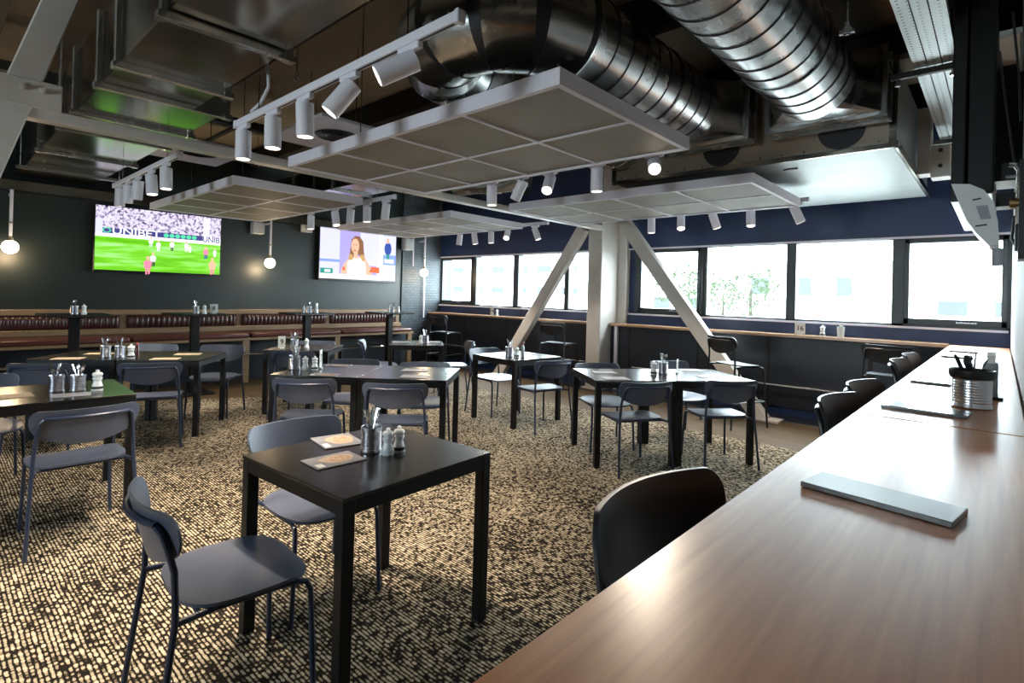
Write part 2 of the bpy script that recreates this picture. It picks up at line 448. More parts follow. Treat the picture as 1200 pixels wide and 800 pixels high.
b = MB(); bg = MB()
for k, (x0, x1) in enumerate(((-3.8, -2.4),)):
    b = MB(); b.bx(x0, x0+.06, YB-.1, YB-.02, .8, 2.6); b.bx(x1-.06, x1, YB-.1, YB-.02, .8, 2.6); b.bx(x0, x1, YB-.1, YB-.02, .8, .86); b.bx(x0, x1, YB-.1, YB-.02, 2.54, 2.6)
    w = struct(b.build('window_%d' % (k+9), 'window_frame', smooth=False))
    MB().bx(x0+.05, x1-.05, YB-.07, YB-.064, .85, 2.55).build('pane', 'glass', w, smooth=False)

# ------------------------------------------------------------------ steel column, braces and ceiling beams
b = MB(); b.bx(-5.02, -4.755, 7.35, 7.985, -.006, ZC, .012)
b.bx(-5.06, -4.72, 7.30, 7.7, -.006, .03, .004)
b.bx(-4.9, -4.60, 7.86, 7.985, 1.07, ZC, .006)
struct(b.build('column', 'white_steel'), 'white steel column between the windows')
b = MB(); b.beam((-4.3, 7.22, 2.67), (-2.22, 7.22, -.02), .19, .13, (0, 1, 0), .008)
b.bx(-2.45, -2.0, 7.1, 7.34, -.006, .02)
struct(b.build('column_brace', 'white_steel'), 'slanted white steel brace right of the column')
b = MB(); b.beam((-5.02, 7.22, 2.60), (-6.86, 7.22, -.02), .19, .13, (0, 1, 0), .008)
b.bx(-7.1, -6.65, 7.1, 7.34, -.006, .02)
struct(b.build('column_brace.001', 'white_steel'), 'slanted white steel brace left of the column')
b = MB(); b.bx(-4.81, -4.70, YB, 7.35, 2.555, 2.63, .006); b.mi = 0
struct(b.build('ceiling_beam', 'white_steel'), 'white steel beam running under the ceiling ducts')
b = MB(); b.beam((-4.75, .05, 1.45), (-4.75, .66, 3.6), .17, .13, (1, 0, 0), .008)
struct(b.build('ceiling_brace', 'white_steel'), 'slanted white steel brace at the left edge')
b = MB(); b.bx(-4.695, -4.68, -.1, .62, 2.62, 2.80, .004)
for y in (.10, .2, .42, .52):
    b.lathe([(.022, 0), (.022, .012), (.012, .013), (.012, .03)], (-4.68, y, 2.71+.03*(y > .4)), Matrix.Rotation(rad(90), 3, 'Y'), 6)
struct(b.build('ceiling_brace_plate', 'white_steel'), 'bolted white steel plate on the beam')
# dark joists
for y in (-1.6, .35, 2.05, 3.75, 5.4, 7.0):
    b = MB(); b.bx(XL, .08, y-.06, y+.06, ZC-.03, ZC); b.bx(XL, .08, y-.012, y+.012, ZC-.24, ZC-.03); b.bx(XL, .08, y-.06, y+.06, ZC-.27, ZC-.24)
    struct(b.build('ceiling_joist', 'beam', smooth=False))
b = MB()
for x in (-8.4, -6.9): b.bx(x-.05, x+.05, YB, YW, ZC-.36, ZC-.27)
struct(b.build('ceiling_joist_cross', 'beam', smooth=False))
struct(MB().bx(XL, XL+.25, YB, 6.9, 2.64, 2.76).build('trim_4', 'galv_dull', smooth=False), 'metal trunking along the top of the TV wall')

# ------------------------------------------------------------------ ceiling services
# rectangular duct on the left, running along X
t = thing('rectangular_duct', 'large rectangular sheet metal duct overhead at the left, lit green underneath', 'duct')
secs = [(-1.45, -3.05, .80, 1.40, 2.85), (-3.15, -4.0, .80, 1.40, 2.85), (-4.05, -4.5, .80, 1.40, 2.85), (-4.58, -5.35, .80, 1.58, 2.84), (-5.42, -6.0, .80, 1.58, 2.84), (-6.08, -7.2, .80, 1.58, 2.84), (-7.28, -9.35, .80, 1.58, 2.84)]
for x0, x1, y0, y1, z0 in secs:
    MB().bx(x1, x0, y0, y1, z0, z0+.46, .006).build('duct_section', 'galv_dull', t)
for x in (-3.10, -4.025, -4.54, -5.385, -6.04, -7.24):
    b = MB(); y1 = 1.42 if x > -4.3 else 1.60
    b.bx(x-.022, x-.004, .77, y1+.02, 2.805, 3.33, .003); b.bx(x+.004, x+.022, .77, y1+.02, 2.805, 3.33, .003)
    b.bx(x-.03, x+.03, y1-.03, y1+.035, 2.80, 2.84, .003); b.bx(x-.03, x+.03, .755, .80, 2.80, 2.84, .003)
    b.build('flange', 'galv', t)
for x in (-5.7, -8.2):
    b = MB()
    for y in (.74, 1.66): b.tube([(x, y, 2.78), (x, y, ZC)], .006, 6)
    b.bx(x-.02, x+.02, .70, 1.70, 2.765, 2.80)
    b.build('hanger', 'galv', t)
# dark duct run behind panel gaps
t = thing('supply_duct', 'dark sheet metal duct high above the hanging panels, beside the round duct', 'duct')
MB().bx(-9.2, -3.6, 3.9, 4.5, 2.92, 3.26, .006).build('duct_body', 'galv_dull', t)
b = MB()
for x in (-8.2, -7.0, -5.8, -4.6):
    MB().bx(x-.02, x+.02, 3.87, 4.53, 2.89, 3.29, .003).build('flange', 'galv', t)
for x in (-8.3, -4.2): MB().tube([(x, 4.2, 3.25), (x, 4.2, ZC)], .006, 6).build('hanger', 'galv', t)

def spiral_duct(name, label, path, r, ring_s, lead=.0):
    t = thing(name, label, 'duct')
    pts = [V(p) for p in path]; out = []; rs = []
    for a, c in zip(pts, pts[1:]):
        L = (c-a).length; n = max(1, int(round(L/ring_s)))
        for k in range(n):
            s = k*L/n; d = (c-a).normalized()
            if k or not out:
                for ds, dr in ((-.010, 0), (-.004, .007), (.004, .007), (.010, 0)):
                    out.append(a+d*(s+ds+ (.011 if k == 0 else 0))); rs.append(r+dr)
            else:
                pd = (a-pts[pts.index(a)-1]).normalized()
                for q, dr in ((a-pd*.007, 0), (a, .007), (a+d*.007, 0)): out.append(q.copy()); rs.append(r+dr)
    out.append(pts[-1]); rs.append(r)
    mis = [1 if (abs(rs[i]-r) < .001 and rs[i+1] > r+.005) else 0 for i in range(len(rs)-1)]
    MB().tube(out, rs, 48, mis=mis).build('duct_body', ['galv', 'seam'], t, ang=25)
    return t
elb = []
cx, cy, R = -2.51, 2.68, .47
for k in range(0, 7):
    a = PI-PI*k/6  # from left leg round to the right leg
    elb.append((cx+R*math.cos(a), cy-R*math.sin(a), 3.12))
path = [(-2.98, 4.97, 3.12)] + elb + [(-2.04, 4.42, 3.12)]
d1 = spiral_duct('round_duct', 'big round spiral metal duct bending in a U above the front hanging panel', path, .29, .17)
d2 = spiral_duct('round_duct', 'big round spiral metal duct running straight, right of the U-shaped one', [(-1.08, YB+.2, 3.12), (-1.06, 4.42, 3.12)], .28, .19)
for d, x, r in ((d1, -2.04, .29), (d2, -1.06, .28)):
    for y in ((3.78,) if d is d1 else (2.1, 3.7)):
        MB().lathe([(r+.004, -.05), (r+.012, -.05), (r+.012, .05), (r+.004, .05)], (x, y, 3.12), Matrix.Rotation(rad(-90), 3, 'X'), 40, False).build('collar', 'galv', d)
    b = MB(); n = 32; A = []; Bv = []
    w, z0, z1 = .40, 2.90, 3.36
    for k in range(n):
        a = 2*PI*k/n; ca, sa = math.cos(a), math.sin(a)
        A.append(V((x+r*ca, 4.40, 3.12+r*sa)))
        m = max(abs(ca), abs(sa)); Bv.append(V((x+w*ca/m, 4.72, (z0+z1)/2+(z1-z0)/2*sa/m)))
    b.grid([A, Bv], True); b.build('transition', 'galv', d, ang=20)
    b = MB(); b.bx(x-w-.02, x+w+.02, 4.70, 4.735, z0-.03, z1+.03, .003); b.bx(x-w, x+w, 4.735, 4.86, z0, z1); b.bx(x-w-.03, x+w+.03, 4.86, 4.89, z0-.04, z1+.03, .003); b.bx(x-w, x+w, 4.89, 4.978, z0-.01, z1)
    b.build('boot', 'galv', d, smooth=False)
t = thing('plenum_box', 'wide sheet metal plenum box fed by the two round ducts', 'plenum')
MB().bx(-3.1, -.63, 5.0, 7.5, 2.70, 3.4, .008).build('box_body', 'galv_pale', t)
b = MB()
b.bx(-3.12, -.61, 4.985, 5.0, 2.69, 2.73); b.bx(-3.12, -3.07, 4.98, 5.0, 2.69, 3.4); b.bx(-.66, -.61, 4.98, 5.0, 2.69, 3.4); b.bx(-.62, -.60, 4.985, 7.5, 2.68, 2.74)
for k in range(14): b.lathe([(.008, 0), (.008, .008)], (-3.0+k*.175, 4.985, 2.75), Matrix.Rotation(rad(90), 3, 'X'), 6)
b.build('angle_trim', 'galv_dull', t, smooth=False)
MB().bx(-3.09, -.66, 4.993, 5.0, 2.74, 3.39).build('front_panel', 'soffit', t, smooth=False)
for x in (-1.95, -.98):
    MB().lathe([(.0, .0), (.17, .0), (.17, .005), (0, .005)], (x, 4.985, 2.90), Matrix.Rotation(rad(90), 3, 'X'), 32).build('spigot', 'seam', t)
MB().bx(-1.5, -1.38, 5.3, 5.33, 2.690, 2.70).build('slot', 'seam', t, smooth=False)
b = MB(); b.bx(-.60, -.50, 6.2, 6.4, 2.70, 3.3, .004); b.bx(-.50, -.36, 6.2, 6.4, 2.66, 2.95, .004)
for z in (2.76, 2.90): b.mi = 1; b.lathe([(.018, 0), (.018, .01)], (-.43, 6.20, z), Matrix.Rotation(rad(90), 3, 'X'), 10)
tag(b.build('mounting_bracket', ['white_steel', 'seam']), 'white bolted steel bracket right of the plenum box', 'bracket')
# perforated cable tray
t = thing('cable_tray', 'white perforated cable tray running overhead beside the black screen', 'cable tray')
for k in range(3):
    x0 = -.465+k*.076
    b = MB(); b.bx(x0, x0+.070, .6, 7.3, 3.10, 3.112); b.bx(x0, x0+.006, .6, 7.3, 3.112, 3.15); b.bx(x0+.064, x0+.070, .6, 7.3, 3.112, 3.15)
    b.build('tray_strip', 'tray', t, smooth=False)
for y in (2.1, 4.55, 6.6):
    b = MB(); b.bx(-.60, -.235, y-.02, y+.02, 3.05, 3.09, .003)
    for x in (-.56, -.45+.19): b.tube([(x, y, 3.02), (x, y, ZC)], .006, 6)
    b.mi = 1
    for x in (-.56, -.26): b.lathe([(.018, 0), (.018, .02), (.01, .02), (.01, .045)], (x, y, 3.005), None, 6)
    b.build('hanger_bar', ['beam', 'chrome'], t, smooth=False)
for x, y, lab in ((-.615, 3.2, 'thin threaded rod with a chrome clamp hanging right of the round ducts'), (-4.0, 1.9, 'thin threaded rod with a chrome clamp above the front spotlight track')):
    b = MB(); b.tube([(x, y, 2.90 if x > -1 else 3.1), (x, y, ZC)], .007, 6); b.mi = 1
    z = 2.88 if x > -1 else 3.08
    b.lathe([(.02, 0), (.02, .03), (.012, .03), (.012, .06)], (x, y, z), None, 6); b.box((x, y, z+.01), (.07, .02, .02))
    tag(b.build('ceiling_rod', ['galv_dull', 'chrome']), lab, 'rod', 'threaded ceiling rods')
b = MB()
b.tube([(-8.9, 2.6, 3.475), (-.5, 2.6, 3.475)], .028, 10)
tag(b.build('ceiling_pipe', 'beam'), 'dark pipe crossing the ceiling behind the U-shaped duct', 'pipe')
b = MB(); b.tube([(-8.9, 4.85, 3.15), (-3.52, 4.85, 3.15)], .05, 12)
tag(b.build('ceiling_pipe', 'galv'), 'thin galvanised pipe above the second row of hanging panels', 'pipe')
# flexible duct
pts = [(-5.3+.05*k, 4.72+.0*k, 2.84+.02*math.sin(k*.3)) for k in range(25)]
b = MB(); b.tube([V(p) for p in pts], [.10+.008*(k % 2) for k in range(25)], 20)
tag(b.build('flexible_duct', 'galv'), 'ribbed silver flexible duct in the gap between the hanging panels', 'duct')

# pale ceiling boards with round grilles in the gaps between the hanging panels
for x, y, rz, lab in ((-5.0, 2.75, 0, 'pale ceiling board with a round grille between the two front hanging panels'), (-6.9, 2.12, 0, 'pale ceiling board with a round grille above the track before the football screen')):
    t = thing('ceiling_board', lab, 'ceiling board', (x, y, 3.02), rz)
    MB().bx(-.55, .55, -.4, .4, 0, .03, .004).build('board', 'panel_white', t)
    b = MB()
    for r in (.20, .155, .11, .065): b.lathe([(r-.016, -.004), (r, -.016), (r, .0), (r-.016, .0), (r-.016, -.004)], (.1, 0, 0), None, 28, False)
    b.lathe([(0, -.002), (.205, -.002), (.205, 0), (0, 0)], (.1, 0, 0), None, 28)
    b.build('round_grille', 'seam', t)
    for sx in (-.45, .45): MB().tube([(sx, 0, .03), (sx, 0, ZC-3.02)], .005, 6).build('suspension_rod', 'galv_dull', t)
b = MB(); b.tube([(-3.62, 1.50, 3.02), (-3.56, 1.50, 2.9), (-3.52, 1.49, 2.78), (-3.56, 1.46, 2.68), (-3.62, 1.425, 2.622)], .012, 8); b.tube([(-3.62, 1.50, 3.02), (-3.66, 1.50, 3.2), (-3.66, 1.50, ZC)], .012, 8)
tag(b.build('ceiling_cable', 'track_white'), 'white flexible cable looping down to the front lighting track', 'cable')

# hanging acoustic panels: 4 x 2 tiles
def panel(x1, y0, label, top=(None, None), nx=4, ny=2, s=.69, loc_z=2.5):
    L, W = nx*s, ny*s
    t = thing('acoustic_panel', label, 'ceiling panel', (x1, y0, loc_z), 0, 'hanging acoustic panels')
    b = MB(); e = .035; h = .085
    b.bx(-L-e, e, -e, 0, 0, h); b.bx(-L-e, e, W, W+e, 0, h); b.bx(-L-e, -L, 0, W, 0, h); b.bx(0, e, 0, W, 0, h)
    b.build('edge_frame', 'panel_white', t, smooth=False)
    MB().bx(-L, 0, 0, W, .012, .05).build('tile_field', 'tile', t, smooth=False)
    b = MB()
    for k in range(1, nx): b.bx(-k*s-.013, -k*s+.013, 0, W, .004, .012)
    for k in range(1, ny): b.bx(-L, 0, k*s-.013, k*s+.013, .005, .012)
    b.build('grid_bars', 'panel_white', t, smooth=False)
    for x, tz in ((-L*.8, top[0]), (-L*.2, top[1])):
        for y in (W*.2, W*.8): MB().tube([(x, y, .05), (x, y, (tz or ZC)-loc_z)], .004, 6).build('suspension_rod', 'galv_dull', t)
    return t
panel(-1.62, 2.08, 'front white-framed hanging panel of grey tiles, under the U-shaped duct', (None, 2.81))
panel(-5.62, 2.08, 'white-framed hanging panel of grey tiles in front of the football screen')
panel(-1.62, 4.80, 'white-framed hanging panel of grey tiles between the column and the plenum box', (None, 2.69))
panel(-5.45, 4.75, 'white-framed hanging panel of grey tiles above the presenter screen')

# tracks and spotlights
def track(xr, y, label, L=2.2, z=2.56, top=(None, None)):
    t = thing('lighting_track', label, 'track', (xr, y, z), 0, 'lighting tracks')
    MB().bx(-L, 0, -.018, .018, 0, .045, .004).build('rail_body', 'track_white', t)
    b = MB(); b.bx(-L+.02, -.02, -.006, .006, -.0004, .001); b.build('slot', 'seam', t, smooth=False)
    for x, tz in ((-L*.85, top[0]), (-L*.15, top[1])): MB().tube([(x, 0, .045), (x, 0, (tz or ZC)-z)], .003, 6).build('suspension_wire', 'galv_dull', t)
    for x in (-L-.012, .012): MB().box((x, 0, .02), (.025, .045, .055), None, .004).build('end_cap', 'track_white', t)
SPOT_W = 82
def spot(x, y, d, label, group, on=1., z=2.56, spot=86):
    d = V(d).normalized()
    t = thing('track_spotlight', label, 'spotlight', (x, y, z), 0, group)
    MB().box((0, 0, -.016), (.15, .03, .03), None, .004).build('adapter', 'track_white', t)
    j = V((0, 0, -.075))
    side = d.cross(V((1, 0, 0)) if abs(d.x) < .9 else V((0, 1, 0))).normalized()
    b = MB(); b.tube([(0, 0, -.03), (0, 0, -.05)], .014, 10); b.beam(V((0, 0, -.045)), j+side*.05*0+V((0, 0, -.01)), .05, .008); b.build('bracket', 'track_white', t)
    R = V((0, 0, 1)).rotation_difference(d).to_matrix()
    b = MB(); r = .048
    b.lathe([(.03, -.035), (r, -.03), (r, .15), (r-.006, .155), (r-.008, .142), (0, .142)], j, R, 24)
    h = b.build('lamp_head', 'track_white', t)
    MB().lathe([(0, .1435), (r-.01, .1435), (r-.01, .1445), (0, .1445)], j, R, 24).build('lamp_face', 'lens' if on else 'device_grey', h)
    ld = bpy.data.lights.new('spot_lamp', 'SPOT'); ld.energy = SPOT_W*on; ld.spot_size = rad(46 if d.z > -.6 else spot); ld.spot_blend = .7
    ld.color = (1, .86, .70); ld.shadow_soft_size = .04
    lo = bpy.data.objects.new('spot_lamp', ld); COL.objects.link(lo)
    lo.location = V((x, y, z))+j+d*.16; lo.rotation_mode = 'QUATERNION'
    lo.rotation_quaternion = V((0, 0, -1)).rotation_difference(d)
ORD = ['leftmost', 'second from the left', 'middle', 'fourth from the left', 'rightmost']
DN = (0.02, 0, -1)
tracks = [
    ('front', 'on the front track, left of the round duct', -1.62, 1.42, [(-3.72, DN), (-3.28, DN), (-2.88, (-.02, .05, -1)), (-2.42, (-.45, -.6, -1)), (-1.93, (-.75, -1.0, -.68))]),
    ('tv', 'on the track before the football screen', -5.1, 1.44, [(-7.05, (-.1, 0, -1)), (-6.72, (-.12, 0, -1)), (-6.35, (-.2, 0, -1)), (-5.9, (.1, .05, -1)), (-5.45, (.08, .0, -1))]),
    ('gap', 'on the track left of the presenter screen', -5.2, 3.66, [(-7.15, DN), (-6.5, (.25, 0, -1)), (-6.12, (-.25, .1, -1)), (-5.75, DN), (-5.35, (-.15, 0, -1))]),
    ('mid', 'on the track behind the front hanging panel', -1.68, 3.64, [(-3.6, DN), (-3.22, (-.5, -.1, -1)), (-2.9, (.35, -.75, -.9)), (-2.42, DN), (-1.92, (.55, -.95, -.6))]),
    ('window', 'on the track before the left windows', -5.05, 6.30, [(-6.98, (-.15, 0, -1)), (-6.62, (.12, .1, -1)), (-6.22, DN), (-5.85, (.5, -.8, -.9)), (-5.28, (.35, .15, -1))]),
    ('right', 'on the track before the right-hand windows', -1.55, 6.32, [(-3.35, DN), (-2.95, (.25, -.5, -1)), (-2.55, (.3, .15, -1)), (-2.12, (.1, -.2, -1)), (-1.66, (.4, .2, -1))]),
]
tl = {'front': 'long white lighting track over the foreground tables', 'tv': 'white lighting track in front of the football screen', 'gap': 'white lighting track left of the presenter screen',
      'mid': 'white lighting track behind the front hanging panel', 'window': 'white lighting track before the left windows', 'right': 'white lighting track before the right-hand windows'}
for key, txt, xr, y, sp in tracks:
    track(xr, y, tl[key], top={'tv': (2.83, 2.83), 'mid': (None, 2.81), 'right': (2.69, 2.69)}.get(key, (None, None)))
    for i, (x, d) in enumerate(sp):
        spot(x, y, d, 'white spotlight, %s %s' % (ORD[i], txt), 'spotlights '+txt, 1.9 if key == 'front' else 1.)
# speakers on the TV wall
for y, z, w, h, lab in ((3.83, 2.50, .19, .19, 'small white wall speaker between the two screens'), (4.70, 2.62, .16, .2, 'small white wall speaker left of the presenter screen'), (6.93, 2.50, .2, .24, 'white wall speaker above the brick wall')):
    t = thing('wall_speaker', lab, 'speaker', (-9.40, y, z), 0, 'white wall speakers')
    MB().box((.07, 0, 0), (.14, w, h), None, .012, 2).build('cabinet', 'device_white', t)
    MB().box((.143, 0, 0), (.006, w*.86, h*.88), None, .002).build('grille', 'speaker_grille', t)
    MB().box((-.0, 0, 0), (.03, .05, .05)).build('bracket', 'device_white', t)

# ------------------------------------------------------------------ wall globes
def globe(y, label, on=1., zb=2.64, zg=1.92):
    t = thing('wall_lamp', label, 'lamp', (-9.2, y, 0), 0, 'globe lamps on the left wall')
    b = MB(); b.tube([(0, 0, zg+.12), (0, 0, zb)], .018, 10); b.bx(-.22, 0, -.012, .012, zb-.06, zb-.035); b.build('conduit', 'panel_white', t)
    b = MB(); b.lathe([(.03, 0), (.034, .02), (.03, .05), (.018, .055), (.018, .07)], (0, 0, zg+.065), None, 14); b.bx(-.03, .03, -.02, .02, zg+.3, zg+.315); b.build('lamp_holder', 'brass', t)
    b = MB(); n = 10; b.lathe([(.085*math.sin(PI*k/n), -.085*math.cos(PI*k/n)) for k in range(n+1)], (0, 0, zg), None, 20); b.build('globe', 'bulb', t)
    ld = bpy.data.lights.new('globe_lamp_light', 'POINT'); ld.energy = 20*on; ld.color = (1, .72, .42); ld.shadow_soft_size = .09
    lo = bpy.data.objects.new('globe_lamp_light', ld); COL.objects.link(lo); lo.location = (-9.2+.11, y, zg-.1)
globe(.76, 'lit globe lamp on a white conduit, at the far left of the dark wall')
globe(4.0, 'lit globe lamp on a white conduit, between the two screens')
globe(7.3, 'lit globe lamp in front of the brick wall', .5)
b = MB(); b.tube([(-9.36, 7.44, .95), (-9.36, 7.44, 2.75)], .016, 8); b.tube([(-9.36, 7.12, 2.05), (-9.36, 7.12, 2.75)], .016, 8)
tag(b.build('wall_conduit', 'panel_white'), 'pale conduits running up the brick wall', 'conduit')

# ------------------------------------------------------------------ screens
def YZ(y, z, x):   # matrix: local (u,v,w) -> (y,z,x): seen from +X
    return Matrix(((0, 0, 1, x), (1, 0, 0, y), (0, 1, 0, z), (0, 0, 0, 1)))
def ell(cx, cy, rx, ry, n=18): return [(cx+rx*math.cos(2*PI*k/n), cy+ry*math.sin(2*PI*k/n)) for k in range(n)]
def rect(x0, x1, y0, y1): return [(x0, y0), (x1, y0), (x1, y1), (x0, y1)]
class Pic:
    def __init__(s, w, h, y, z, x): s.b = MB(); s.mats = []; s.w, s.h, s.Mx = w, h, YZ(y, z, x); s.l = 0
    def add(s, poly, m):
        if m not in s.mats: s.mats.append(m)
        s.b.mi = s.mats.index(m); s.l += 1
        s.b.prism([(u*s.w, v*s.h) for u, v in poly], 0, .0004+.00012*s.l, s.Mx); return s
    def txt(s, str_, u, v, size, m, sx=1.):
        if m not in s.mats: s.mats.append(m)
        s.b.mi = s.mats.index(m); s.l += 1
        s.b.text(str_, size, s.Mx @ Matrix.Translation((u*s.w, v*s.h, .0006+.00012*s.l)) @ Matrix.Diagonal((sx, 1, 1, 1)), .0001); return s
def tv(label, y0, y1, z0, z1):
    t = thing('wall_tv', label, 'television', (0, 0, 0), 0, 'televisions on the left wall')
    b = MB(); e = .012; b.bx(-9.37, -9.32, y0-e, y1+e, z0-e, z1+e, .004); b.bx(-9.38, -9.32, y0-e, y1+e, z0-e-.02, z0-e+.002, .003)
    b.build('bezel', 'tv_black', t)
    MB().bx(-9.43, -9.37, (y0+y1)/2-.2, (y0+y1)/2+.2, (z0+z1)/2-.2, (z0+z1)/2+.2).build('wall_mount', 'tv_black', t, smooth=False)
    return t, Pic(y1-y0, z1-z0, y0, z0, -9.3195)
t, p = tv('large wall television showing a football match', 1.63, 3.25, 1.69, 2.59)
p.add(rect(0, 1, 0, .62), 'pitch').add(rect(0, 1, .56, 1), 'crowd')
p.add(rect(0, 1, .52, .585), 'scr_white').add(rect(.02, .84, .575, .66), 'scr_navy')
p.add(rect(0, .05, .575, .80), 'scr_pale').add(rect(.84, .90, .56, .98), 'scr_kit').add(rect(.84, 1, .53, .64), 'scr_white')
p.txt('UNIBET', .30, .617, .13, 'scr_white', 1.35).txt('O', .08, .617, .10, 'scr_mint', 1.3)
for k in range(6): p.add(ell(.53+k*.047, .617, .021, .034), 'scr_mint')
p.txt('UNIB', .915, .60, .12, 'scr_navy', .9)
def player(u, v, s, kit, sh='scr_dark'):
    p.add(rect(u-.009*s, u-.002*s, v-.06*s, v), sh).add(rect(u+.002*s, u+.010*s, v-.055*s, v), sh)
    p.add([(u-.014*s, v-.005*s), (u+.014*s, v-.005*s), (u+.018*s, v+.05*s), (u+.007*s, v+.07*s), (u-.007*s, v+.07*s), (u-.018*s, v+.05*s)], kit)
    p.add(ell(u, v+.09*s, .007*s, .018*s, 10), 'scr_skin')
for a in ((.41, .47, 1.1, 'scr_white', 'scr_kit'), (.47, .41, 1.1, 'scr_kit', 'scr_white'), (.58, .43, 1.1, 'scr_white'), (.70, .43, 1.1, 'scr_kit', 'scr_white'), (.73, .40, .8, 'scr_white', 'scr_white'), (.87, .34, 1.3, 'scr_pink', 'scr_blue'), (.43, .17, 1.4, 'scr_kit'), (.39, .06, 1.8, 'scr_pink', 'scr_pink'), (.93, .1, 1.8, 'scr_skin', 'scr_pink'), (.95, .36, .9, 'scr_kit', 'scr_white')): player(*a)
s = p.b.build('screen', p.mats, t, smooth=False)
t, p = tv('large wall television showing a presenter in a white top', 4.96, 6.64, 1.71, 2.67)
p.add(rect(0, 1, 0, 1), 'scr_pale').add(rect(.24, .73, 0, 1), 'scr_lilac').add(rect(.5, .73, .3, 1), 'scr_pale')
p.add(rect(0, .24, .33, .38), 'scr_sky').add(rect(.76, .82, .1, 1), 'scr_white').add(rect(.82, 1, .34, .55), 'scr_sky').add(rect(.84, .97, .38, .46), 'scr_white')
p.add(rect(.82, 1, .02, .34), 'scr_pale')
p.add([(.25, 0), (.27, .22), (.34, .40), (.42, .46), (.5, .47), (.58, .42), (.66, .24), (.68, 0)], 'scr_skin')
p.add([(.34, 0), (.34, .34), (.39, .46), (.45, .42), (.52, .45), (.57, .36), (.60, 0)], 'scr_white')
p.add([(.36, .42), (.375, .62), (.385, .80), (.43, .88), (.49, .88), (.54, .78), (.55, .58), (.57, .42), (.53, .40), (.49, .5), (.43, .5), (.40, .40)], 'scr_hair')
p.add([(.35, .40), (.36, .52), (.40, .5), (.42, .42), (.385, .38)], 'scr_hair2').add([(.52, .40), (.5, .5), (.55, .52), (.575, .42), (.55, .37)], 'scr_hair2')
p.add(ell(.435, .68, .052, .15), 'scr_skin').add(rect(.42, .47, .44, .56), 'scr_skin')
p.add(ell(.415, .70, .008, .012, 10), 'scr_hair').add(ell(.45, .70, .008, .012, 10), 'scr_hair').add(ell(.432, .585, .02, .014, 10), 'scr_red').add(ell(.428, .645, .006, .02, 10), 'scr_hair2')
p.add([(.63, .16), (.66, .28), (.77, .27), (.77, .15)], 'scr_red').add(rect(.28, .31, .17, .24), 'scr_red')
p.add(ell(.885, .68, .05, .14), 'scr_blue').add(ell(.88, .85, .022, .06), 'scr_skin').add(rect(.865, .905, .46, .56), 'scr_teal')
p.add(rect(0, 1, 0, .10), 'scr_white').add(rect(.01, .16, .10, .20), 'scr_teal').add(rect(.06, .13, .125, .175), 'scr_white')
s = p.b.build('screen', p.mats, t, smooth=False)

# ------------------------------------------------------------------ banquette bench along the TV wall
t = thing('banquette_bench', 'long oak banquette with fluted dark leather back pads along the left wall', 'bench')
Y0, Y1 = -2.75, 6.72
b = MB()
b.bx(-9.42, -9.22, Y0, Y1, 1.06, 1.13, .004); b.bx(-9.40, -9.26, Y0, Y1, .62, 1.06); b.bx(-9.28, -9.18, Y0, Y1, .79, .865, .004)
b.bx(-9.40, -8.74, Y0, Y1, .665, .705, .004)
b.build('wood_frame', 'bench_wood', t)
MB().bx(-9.38, -9.15, Y0, Y1, .0, .66).build('base_panel', 'navy_panel', t, smooth=False)
edges = [-2.74, -1.17, .40, 1.97, 3.54, 5.12, 6.69]
for a, c in zip(edges, edges[1:]):
    a += .04; c -= .04
    P = []
    nf = 22
    for j in range(7):
        z = .868+(1.055-.868)*j/6; row = []
        for i in range(nf*6+1):
            u = i/(nf*6); y = a+(c-a)*u
            bul = .055*(1-(2*j/6-1)**4)*(1-(2*u-1)**30)
            fl = .016*(abs(math.sin(u*nf*PI))**.6-1)*(1 if 0 < j < 6 else 0)
            row.append(V((-9.255+bul+fl, y, z)))
        P.append(row)
    b = MB(); b.grid(P); b.bx(-9.262, -9.25, a, c, .868, 1.055)
    b.build('back_cushion', 'leather', t, ang=60)
    MB().bx(-9.20, -8.735, a-.02, c+.02, .705, .775, .028, 3).build('seat_cushion', 'seat_leather', t)
for y in (-2.7, -1.23, .34, 1.91, 3.47, 5.04, 6.62):
    MB().bx(-8.80, -8.74, y-.05, y+.05, 0, .665, .004).build('leg', 'bench_wood', t)
b = MB(); b.tube([(-8.66, Y0+.1, .46), (-8.66, Y1-.1, .46)], .016, 10)
for y in (-1.6, .9, 2.6, 4.3, 5.9): b.tube([(-8.66, y, .46), (-9.16, y, .46)], .010, 8); b.lathe([(.024, -.02), (.024, .02)], (-8.66, y, .46), Matrix.Rotation(rad(90), 3, 'X'), 10)
b.build('foot_rail', 'chrome', t)

# ------------------------------------------------------------------ window counters and bar
def counter(x0, x1, label):
    t = thing('window_counter', label, 'counter')
    MB().bx(x0, x1, 7.60, 7.93, 1.032, 1.07, .003).build('counter_top', 'counter_wood', t)
    return t
c1 = counter(-9.39, -5.03, 'wooden window counter left of the white column')
MB().bx(-5.08, -5.04, 7.63, 7.69, 0, 1.03).build('end_post', 'panel_white', c1, smooth=False)
c2 = counter(-4.745, -.43, 'wooden window counter right of the white column')
MB().bx(-4.66, -4.61, 7.63, 7.68, 0, 1.03).build('end_post', 'panel_white', c2, smooth=False)
for x0, x1, lab in ((-4.3, -.6, 'thin foot rail along the dark panels under the right-hand windows'), (-9.2, -5.2, 'thin foot rail along the dark panels under the left windows')):
    b = MB(); b.tube([(x0, 7.60, .40), (x1, 7.60, .40)], .014, 8)
    x = x0+.3
    while x < x1: b.tube([(x, 7.60, .40), (x, 7.69, .40)], .009, 6); b.lathe([(.02, -.02), (.02, .02)], (x, 7.6, .4), Matrix.Rotation(rad(90), 3, 'Y'), 8); x += 1.1
    tag(b.build('foot_rail', 'steel'), lab, 'rail')
